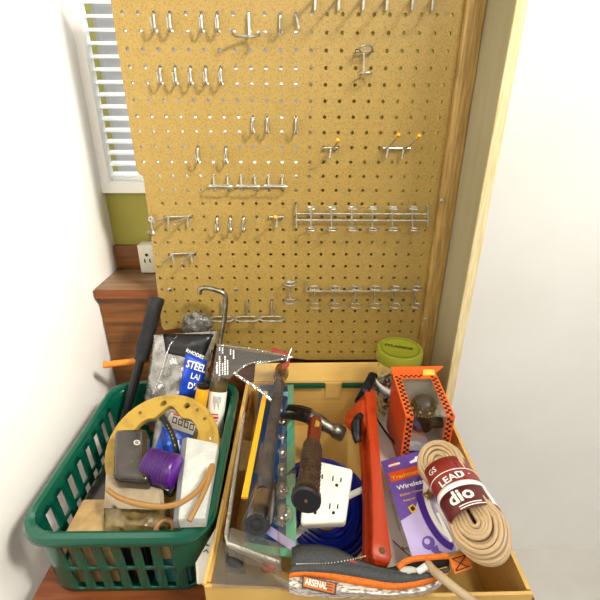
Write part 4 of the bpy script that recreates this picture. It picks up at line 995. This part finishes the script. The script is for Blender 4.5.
# --- hammer
He, Hh = P(306, 500, z=.226), P(315.5, 421, z=.128)
ha = (Hh - He); HLn = ha.length; ha.normalize(); hx = V((1, 0, -.50)); hx = (hx - ha * hx.dot(ha)).normalized(); hz_ = hx.cross(ha); hz_ = hz_ if hz_.z > 0 else -hz_
def hp_(s, x, z=0): return He + ha * s + hx * x + hz_ * z
hm = thing('claw_hammer', 'claw hammer with red neck and dark grip resting on the adapter', 'hammer', He.lerp(Hh, .5) - V((0, 0, .03)))
def ell(s, a, b, n=18, dx=0): return [hp_(s, dx + a * math.cos(t), b * math.sin(t)) for t in [2 * math.pi * i / n for i in range(n)]]
def loftr(secs): mb = MB().grid(secs, True); n = len(secs[0]); mb.add(secs[0], [tuple(range(n))]); mb.add(secs[-1], [tuple(range(n))]); return mb
G = HLn
grp = obj('grip', loftr([ell(.0, .013, .0105), ell(.002, .0168, .0145), ell(.008, .0180, .0155), ell(.013, .0176, .0150), ell(.022, .0152, .0128), ell(.07, .0142, .0122), ell(.12, .0158, .0128), ell(.158, .0150, .0122), ell(.165, .0128, .011)]), 'grip', hm)
obj('butt', loftr([ell(-.0015, .0155, .0130), ell(.0, .0184, .0158), ell(.009, .0186, .016), ell(.011, .0175, .015)]), 'black', grp)
obj('butt_hole', MB().lathe([(.002, 0), (.002, .001)], hp_(-.0018, 0, 0), -ha, 10), 'brownmark', grp)
nt_ = MB()
for i in range(11):
    for j in range(9):
        a_ = math.radians(20 + j * 17.5); s_ = .026 + i * .0115; nt_.tube([hp_(s_, .0152 * math.cos(a_), .0128 * math.sin(a_)), hp_(s_ + .006, .0154 * math.cos(a_), .0130 * math.sin(a_))], .0009, 5)
obj('grip_tread', nt_, 'grip', grp)
nck = obj('neck', loftr([ell(.163, .0118, .010), ell(.19, .0112, .0095), ell(G - .03, .0122, .010), ell(G - .008, .0135, .011), ell(G + .012, .0125, .011)]), 'maroonwood', hm)
obj('emblem', MB().hexa([hp_(G - .058, -.004, .0112), hp_(G - .050, .004, .0112), hp_(G - .032, .005, .0120), hp_(G - .028, -.003, .012)], [hp_(G - .058, -.004, .009), hp_(G - .050, .004, .009), hp_(G - .032, .005, .009), hp_(G - .028, -.003, .009)]), 'gold', nck, smooth=False, label='worn pale emblem')
# head: eye block, poll with face, curved claw
s0 = G + .004
def ringx(x, rs, rz, ds=0, n=12, ph=0): return [hp_(s0 + ds + rs * math.cos(t), x, rz * math.sin(t)) for t in [2 * math.pi * i / n + ph for i in range(n)]]
obj('head', loftr([ringx(-.016, .0115, .0115, .004), ringx(-.012, .0155, .014, .002), ringx(.010, .0155, .014, 0), ringx(.018, .0120, .0120, -.002), ringx(.030, .0105, .0105, -.003), ringx(.036, .0115, .0115, -.003), ringx(.039, .0142, .0142, -.003), ringx(.054, .0146, .0146, -.003), ringx(.057, .0130, .0130, -.003)]), 'steel', hm)
for sgn in (-1, 1):
    cl = []
    for i in range(9):
        t = i / 8; x = -.012 - .047 * t; ds = .006 - .004 * t - .036 * t * t; th = .0105 * (1 - .72 * t); wz = .0062 * (1 - .15 * t); zc = sgn * (.0055 + .0035 * t)
        cl.append([hp_(s0 + ds + th, x, zc - wz), hp_(s0 + ds + th, x, zc + wz), hp_(s0 + ds - th, x, zc + wz), hp_(s0 + ds - th, x, zc - wz)])
    mb = MB().grid(cl, True); mb.add(cl[0], [(0, 1, 2, 3)]); mb.add(cl[-1], [(0, 1, 2, 3)])
    obj('claw', mb, 'darksteel', hm)

# --- teal blister card
qt = Quad(P(260, 386, z=.1225), P(293.5, 385, z=.1225), P(243, 550, z=.123), P(296.5, 558, z=.123))
tb = thing('blister_pack', 'long teal and blue carded blister pack with clear domes beside the hammer', 'package', qt.p(.5, .5, -.02))
obj('card', qt.slab(.0016), 'teal', tb, smooth=False)
obj('inner_print', qt.poly([(0, .0), (.83, .0), (.80, .97), (0, .97)], .0006), 'bluecard', tb, smooth=False)
obj('header_print', qt.poly([(.55, .065), (.84, .065), (.84, .11), (.60, .085)], .0012), 'skyc', tb, smooth=False)
obj('strip', qt.poly([(.42, .885), (.97, .945), (.97, .985), (.42, .925)], .0012), 'lavender', tb, smooth=False)
obj('film', qt.slab(.0012, 0, .0028, 2, .62, .0, 1.02, 1.0), 'clear', tb, smooth=False)
for u, v, r_, ht in ((.70, .33, .0095, .010), (.69, .44, .0085, .010), (.69, .535, .009, .011), (.69, .63, .0095, .012), (.70, .74, .0125, .014), (.72, .85, .016, .014)):
    c = qt.p(u, v, .003); obj('dome', MB().lathe([(r_, 0), (r_ * .96, ht * .4), (r_ * .75, ht * .8), (r_ * .4, ht), (.0005, ht * 1.04)], c, qt.n, 20), 'cleardome', tb)
obj('part_inside', MB().ball(qt.p(.70, .33, .006), .0065, 2, (1.4, .8, .8)), 'amber', tb, label='dark amber piece under a dome')
for v in (.44, .535, .63): obj('part_inside', MB().ball(qt.p(.69, v, .005), .0045, 2), 'steelnail', tb)
# --- smoky screwdriver
a, b = P(282, 367, z=.151), P(263, 490, z=.164); d = (b - a).normalized(); L = (b - a).length
sd = thing('screwdriver', 'large screwdriver with smoky amber handle lying left of the teal pack', 'screwdriver', a.lerp(b, .5) - V((0, 0, .02)))
hn = [(.004, -.004), (.0105, .0), (.0145, .010), (.0160, .022), (.0155, .036), (.0125, .046), (.0105, .054), (.012, .060), (.0118, .066)]
obj('handle', MB().lathe(hn, a, d, 8), 'amber', sd)
obj('sleeve', MB().lathe([(.0098, .064), (.0102, .07), (.0102, L - .012), (.0085, L)], a, d, 18), 'sleeve', sd)
obj('shaft', MB().lathe([(.004, L - .002), (.004, L + .04)], a, d, 12), 'steel', sd)
# --- orange pencil
a, b = P(265.5, 392, z=.150), P(244.5, 498, z=.152)
solo('carpenter_pencil', MB().tube([a, a.lerp(b, .5), b], .0052, 6, False, .55), 'pencil', 'flat orange carpenter pencil in the left part of the cardboard box', 'pencil')
# --- clear clamshell with tool
qk = Quad(P(246, 404, z=.132), P(268, 404, z=.132), P(226, 541, z=.150), P(281, 561, z=.150))
ck_ = thing('clear_clamshell', 'long clear plastic clamshell lying along the left side of the box', 'package', qk.p(.5, .5, -.04))
cl = MB(); t_ = .0012
def wallq(p0, p1, hh_): cl.hexa([p0, p1, p1 - qk.n * hh_, p0 - qk.n * hh_], [p + (qk.p(.5, .5) - p).normalized() * t_ for p in (p0, p1, p1 - qk.n * hh_, p0 - qk.n * hh_)])
obj('lid', qk.slab(.0012, 0, 0, 2, .06, .35, .97, .58), 'clear', ck_, smooth=False)
wallq(qk.p(0, .2), qk.p(0, 1), .012); wallq(qk.p(0, 1), qk.p(1, 1), .012); wallq(qk.p(1, .45), qk.p(1, 1), .008)
obj('side', cl, 'clearhaze', ck_, smooth=False)
obj('rim', MB().tube([qk.p(-.02, .1, .001), qk.p(-.02, .6, .001), qk.p(-.01, .98, .001), qk.p(.04, 1.01, .001), qk.p(.5, 1.01, .001), qk.p(.98, 1.01, .001)], .0028, 8), 'clearbright', ck_)
obj('end_block', qk.slab(.018, .003, .003, 2, .04, .93, 1.0, 1.03), 'clearhaze', ck_)
obj('flange', MB().hexa([P(219, 541, z=.128), P(226, 541, z=.126), P(290, 583, z=.1265), P(289, 590, z=.1235), P(212, 588, z=.1225), P(213, 574, z=.126)], [P(219, 541, z=.1268), P(226, 541, z=.1248), P(290, 583, z=.1253), P(289, 590, z=.1223), P(212, 588, z=.1213), P(213, 574, z=.1248)]), 'clearhaze', ck_, smooth=False)
a, b = P(266, 490, z=.146), P(257, 524, z=.170); d = (b - a).normalized(); L = (b - a).length
bt = thing('capped_tool', 'dark brown tubular tool with a black end cap inside the clear clamshell', 'tool', a.lerp(b, .5) - V((0, 0, .02)))
obj('barrel', MB().lathe([(.010, -.002), (.0155, 0), (.0160, .004), (.0160, L * .8)], a, d, 24), 'smokebrown', bt)
obj('cap', MB().lathe([(.0165, L * .75), (.0170, L * .78), (.0172, L - .002), (.0150, L + .001), (.0095, L + .001), (.009, L - .003), (.0055, L - .003), (.005, L), (.001, L + .001)], a, d, 28), 'black', bt)
obj('sleeve', MB().lathe([(.0185, -.006), (.0188, -.004), (.0188, L + .006), (.0178, L + .008)], a, d, 24), 'clear', bt)
qb = Quad(P(225, 548, z=.118), P(243, 548, z=.118), P(225, 572, z=.119), P(246, 574, z=.119))
solo('foam_piece', qb.pillow(.022, 12, 12, .003, 90, 1, .35), 'rubber', 'small black foam piece under the clear flange near the front left corner', 'foam')
solo('red_piece', MB().ball(P(268, 567, z=.112), .008, 2, (1.3, .9, .7)), 'redprint', 'small red plastic piece near the front wall of the box', 'piece')

# ================================================================== ZIP POUCH
po = thing('zip_pouch', 'orange and grey zip tool pouch with silver mesh front at the box front', 'pouch', (.12, -.46, .05))
def band(rows, sub=4):
    g = []
    for r in rows: g.append(cr([P(x, y, z=z) for x, y, z in r], sub))
    return MB().grid(g)
bot = [(289, 592, .122), (300, 595, .124), (330, 597.5, .124), (360, 598, .124), (395, 597.5, .124), (425, 594, .124), (441, 585, .126)]
msh = [(289, 578, .136), (300, 576.5, .139), (330, 580, .141), (360, 585.5, .141), (395, 590, .141), (425, 585, .142), (443, 578, .142)]
mid = [(289, 585, .134), (300, 587, .138), (330, 590, .140), (360, 593, .140), (395, 594.5, .140), (425, 590, .140), (443, 581.5, .137)]
orr = [(289, 573.5, .140), (300, 571.5, .144), (330, 573, .146), (360, 577.5, .146), (395, 583, .146), (425, 579, .147), (449, 572, .147)]
gtp = [(292, 566, .142), (300, 563.5, .147), (330, 563.5, .150), (360, 566.5, .150), (395, 573, .149), (425, 574, .149), (450, 567, .149)]
bck = [(292, 549, .132), (300, 547, .137), (318, 547, .140), (338, 551, .141), (360, 562, .141), (385, 570, .141), (402, 566, .142)]
low = [(x, y - 2, .118) for x, y, z in bck]
obj('mesh_front', band([[(x, y - 22, .1215) for x, y, z in bot], bot, mid, msh]), 'mesh', po, solid=.001)
obj('orange_trim', band([msh, orr]), 'orangefabric', po, solid=.002)
obj('grey_top', band([orr, gtp]), 'greyfabric', po, solid=.002)
obj('grey_back', band([[(x, y, z - .002) for x, y, z in gtp[:6]] + [(428, 573, .147)], bck]), 'greyfabric', po, solid=.002)
obj('lining', band([bck, low]), 'darkin', po, solid=.001)
zp = MB(); path = cr([P(x, y - .6, z=z + .001) for x, y, z in [(296, 564.5, .148), (310, 564, .1495), (330, 563.6, .151), (352, 560, .151), (366, 556.5, .149)]], 14)
for i, p in enumerate(path): (zp.ball(p, .0007, 1) if i % 2 else None)
z_ = obj('zipper', zp, 'tie', po, label='white zipper teeth'); 
obj('red_lining', MB().hexa([P(*p, z=.1475) for p in ((346, 563), (352, 559.5), (361, 565), (358, 567))], [P(*p, z=.1455) for p in ((346, 563), (352, 559.5), (361, 565), (358, 567))]), 'redprint', po, smooth=False)
# raised mouth on the right
obj('mouth_trim', MB().tube(cr([P(398, 568, z=.146), P(405, 562, z=.149), P(414, 559, z=.151), (P(428, 557.5, z=.152)), P(448, 556, z=.152)], 5), .0034, 8), 'orangefabric', po)
obj('mouth_lining', MB().grid([cr([P(400, 572, z=.138), P(412, 574, z=.134), P(430, 574, z=.134), P(449, 570, z=.138)], 4), cr([P(401, 566, z=.145), P(412, 561.5, z=.148), P(430, 559, z=.150), P(449, 558, z=.150)], 4)]), 'darkin', po, solid=.001)
obj('side_tab', MB().hexa([P(448, 557, z=.154), P(467, 551.5, z=.152), P(473, 568, z=.150), P(455, 574.5, z=.151)], [P(448, 557, z=.149), P(467, 551.5, z=.147), P(473, 568, z=.145), P(455, 574.5, z=.146)], .0012), 'orangefabric', po, label='orange end tab with dark stitching')
st = MB()
for e in (((452, 559), (468, 567)), ((466, 555), (456, 570)), ((452, 559), (466, 555)), ((456, 571), (470, 566))):
    a, b = [P(*p, z=.1538 - .0016 * ((p[1] - 555) / 15)) for p in e]; st.tube([a, b], .0006, 5)
obj('stitching', st, 'darkprint', po)
# badge
qg = Quad(P(302.5, 575, z=.1475), P(337, 583, z=.1475), P(301.5, 587.5, z=.1425), P(335.5, 595.5, z=.1425))
bg = obj('badge', qg.slab(.003, .001), 'greyfabric', po, label='grey and orange name badge')
obj('badge_panel', qg.poly([(.05, .12), (.95, .12), (.95, .88), (.05, .88)], .0008), 'orangefabric', bg, smooth=False)
obj('lettering', qg.text('ARSENAL', .10, .70, .0092, .0014, 0, .02, 'LEFT', .66), 'whiteprint', bg, smooth=False)
obj('badge_bars', MB().add(*(lambda a: (a.v, a.f))(qg.rect(.66, .22, .9, .30, .0013))).add(*(lambda a: (a.v, a.f))(qg.rect(.66, .44, .9, .52, .0013))).add(*(lambda a: (a.v, a.f))(qg.rect(.66, .66, .9, .74, .0013))), 'greyfabric', bg, smooth=False)
# bits in the mouth of the pouch
solo('plastic_sleeve', MB().tube([P(417, 572.5, z=.146), P(426, 566.5, z=.149)], .0042, 10), 'doorbell', 'small pale plastic sleeve peeking out of the pouch mouth', 'sleeve')
solo('crumpled_wrapper', MB().ball(P(409, 571, z=.145), .008, 2, (1.5, .7, .5)), 'liner', 'crumpled grey wrapper in the mouth of the pouch', 'wrapper')
solo('brass_pin', MB().tube([P(427, 572, z=.148), P(447, 567, z=.151)], .0009, 6), 'brass', 'thin brass pin lying across the pouch mouth', 'pin')
solo('beige_cable', MB().tube(cr([P(428, 564, z=.146), P(433, 570, z=.150), P(442, 577.5, z=.157), P(456, 589, z=.157), P(473, 602, z=.150), P(488, 616, z=.12), P(492, 626, z=.07)], 6), .0052, 12), 'beigegrey', 'thick beige cable coming out of the pouch over the box front', 'cable')
# printed lines on the box corner
pm = MB(); pm.tube(cr([P(438, 592, z=.1195), P(446, 587, z=.1195), P(455, 585, z=.1195)], 3), .0008, 5)

# ================================================================== LIGHT
w = bpy.data.worlds.new('world'); S.world = w; w.use_nodes = True
w.node_tree.nodes['Background'].inputs[0].default_value = (1.0, .97, .92, 1); w.node_tree.nodes['Background'].inputs[1].default_value = .42
def area(name, loc, tgt, size, power, col):
    l = bpy.data.lights.new(name, 'AREA'); l.shape = 'DISK'; l.size = size; l.energy = power; l.color = col
    o = bpy.data.objects.new(name, l); COL.objects.link(o); o.location = loc; d_ = V(tgt) - V(loc); o.rotation_euler = d_.to_track_quat('-Z', 'Y').to_euler(); return o
area('ceiling_lamp', (.44, -.64, 1.22), (0, -.05, .5), .10, 3.7, (1, .93, .76))
area('room_fill', (-.05, -1.55, 1.15), (0, -.1, .12), .7, 5.5, (1, .95, .86))  # soft fill added behind the camera to lift the box interior, source unseen
area('window_daylight', (-.2, .75, 1.5), (-.2, .2, .75), .8, 22, (.92, .97, 1))
area('wall_fill', (1.1, -.9, 1.5), (1.0, .16, .5), .5, 14, (1, .97, .92))  # unseen light added only to whiten the back wall on the right
side_l = area('added_side_light', (.95, -1.15, 1.75), (-.44, -.35, .62), .2, 4.6, (1, .94, .84)); side_l.data.spread = math.radians(44)  # off-frame light added to whiten the left wall; also throws hook shadows leftward
S.view_settings.view_transform = 'Standard'; S.view_settings.look = 'None'; S.view_settings.gamma = 1; S.view_settings.exposure = 0
S.cycles.max_bounces = 8; S.cycles.transparent_max_bounces = 24
S.cycles.use_denoising = True
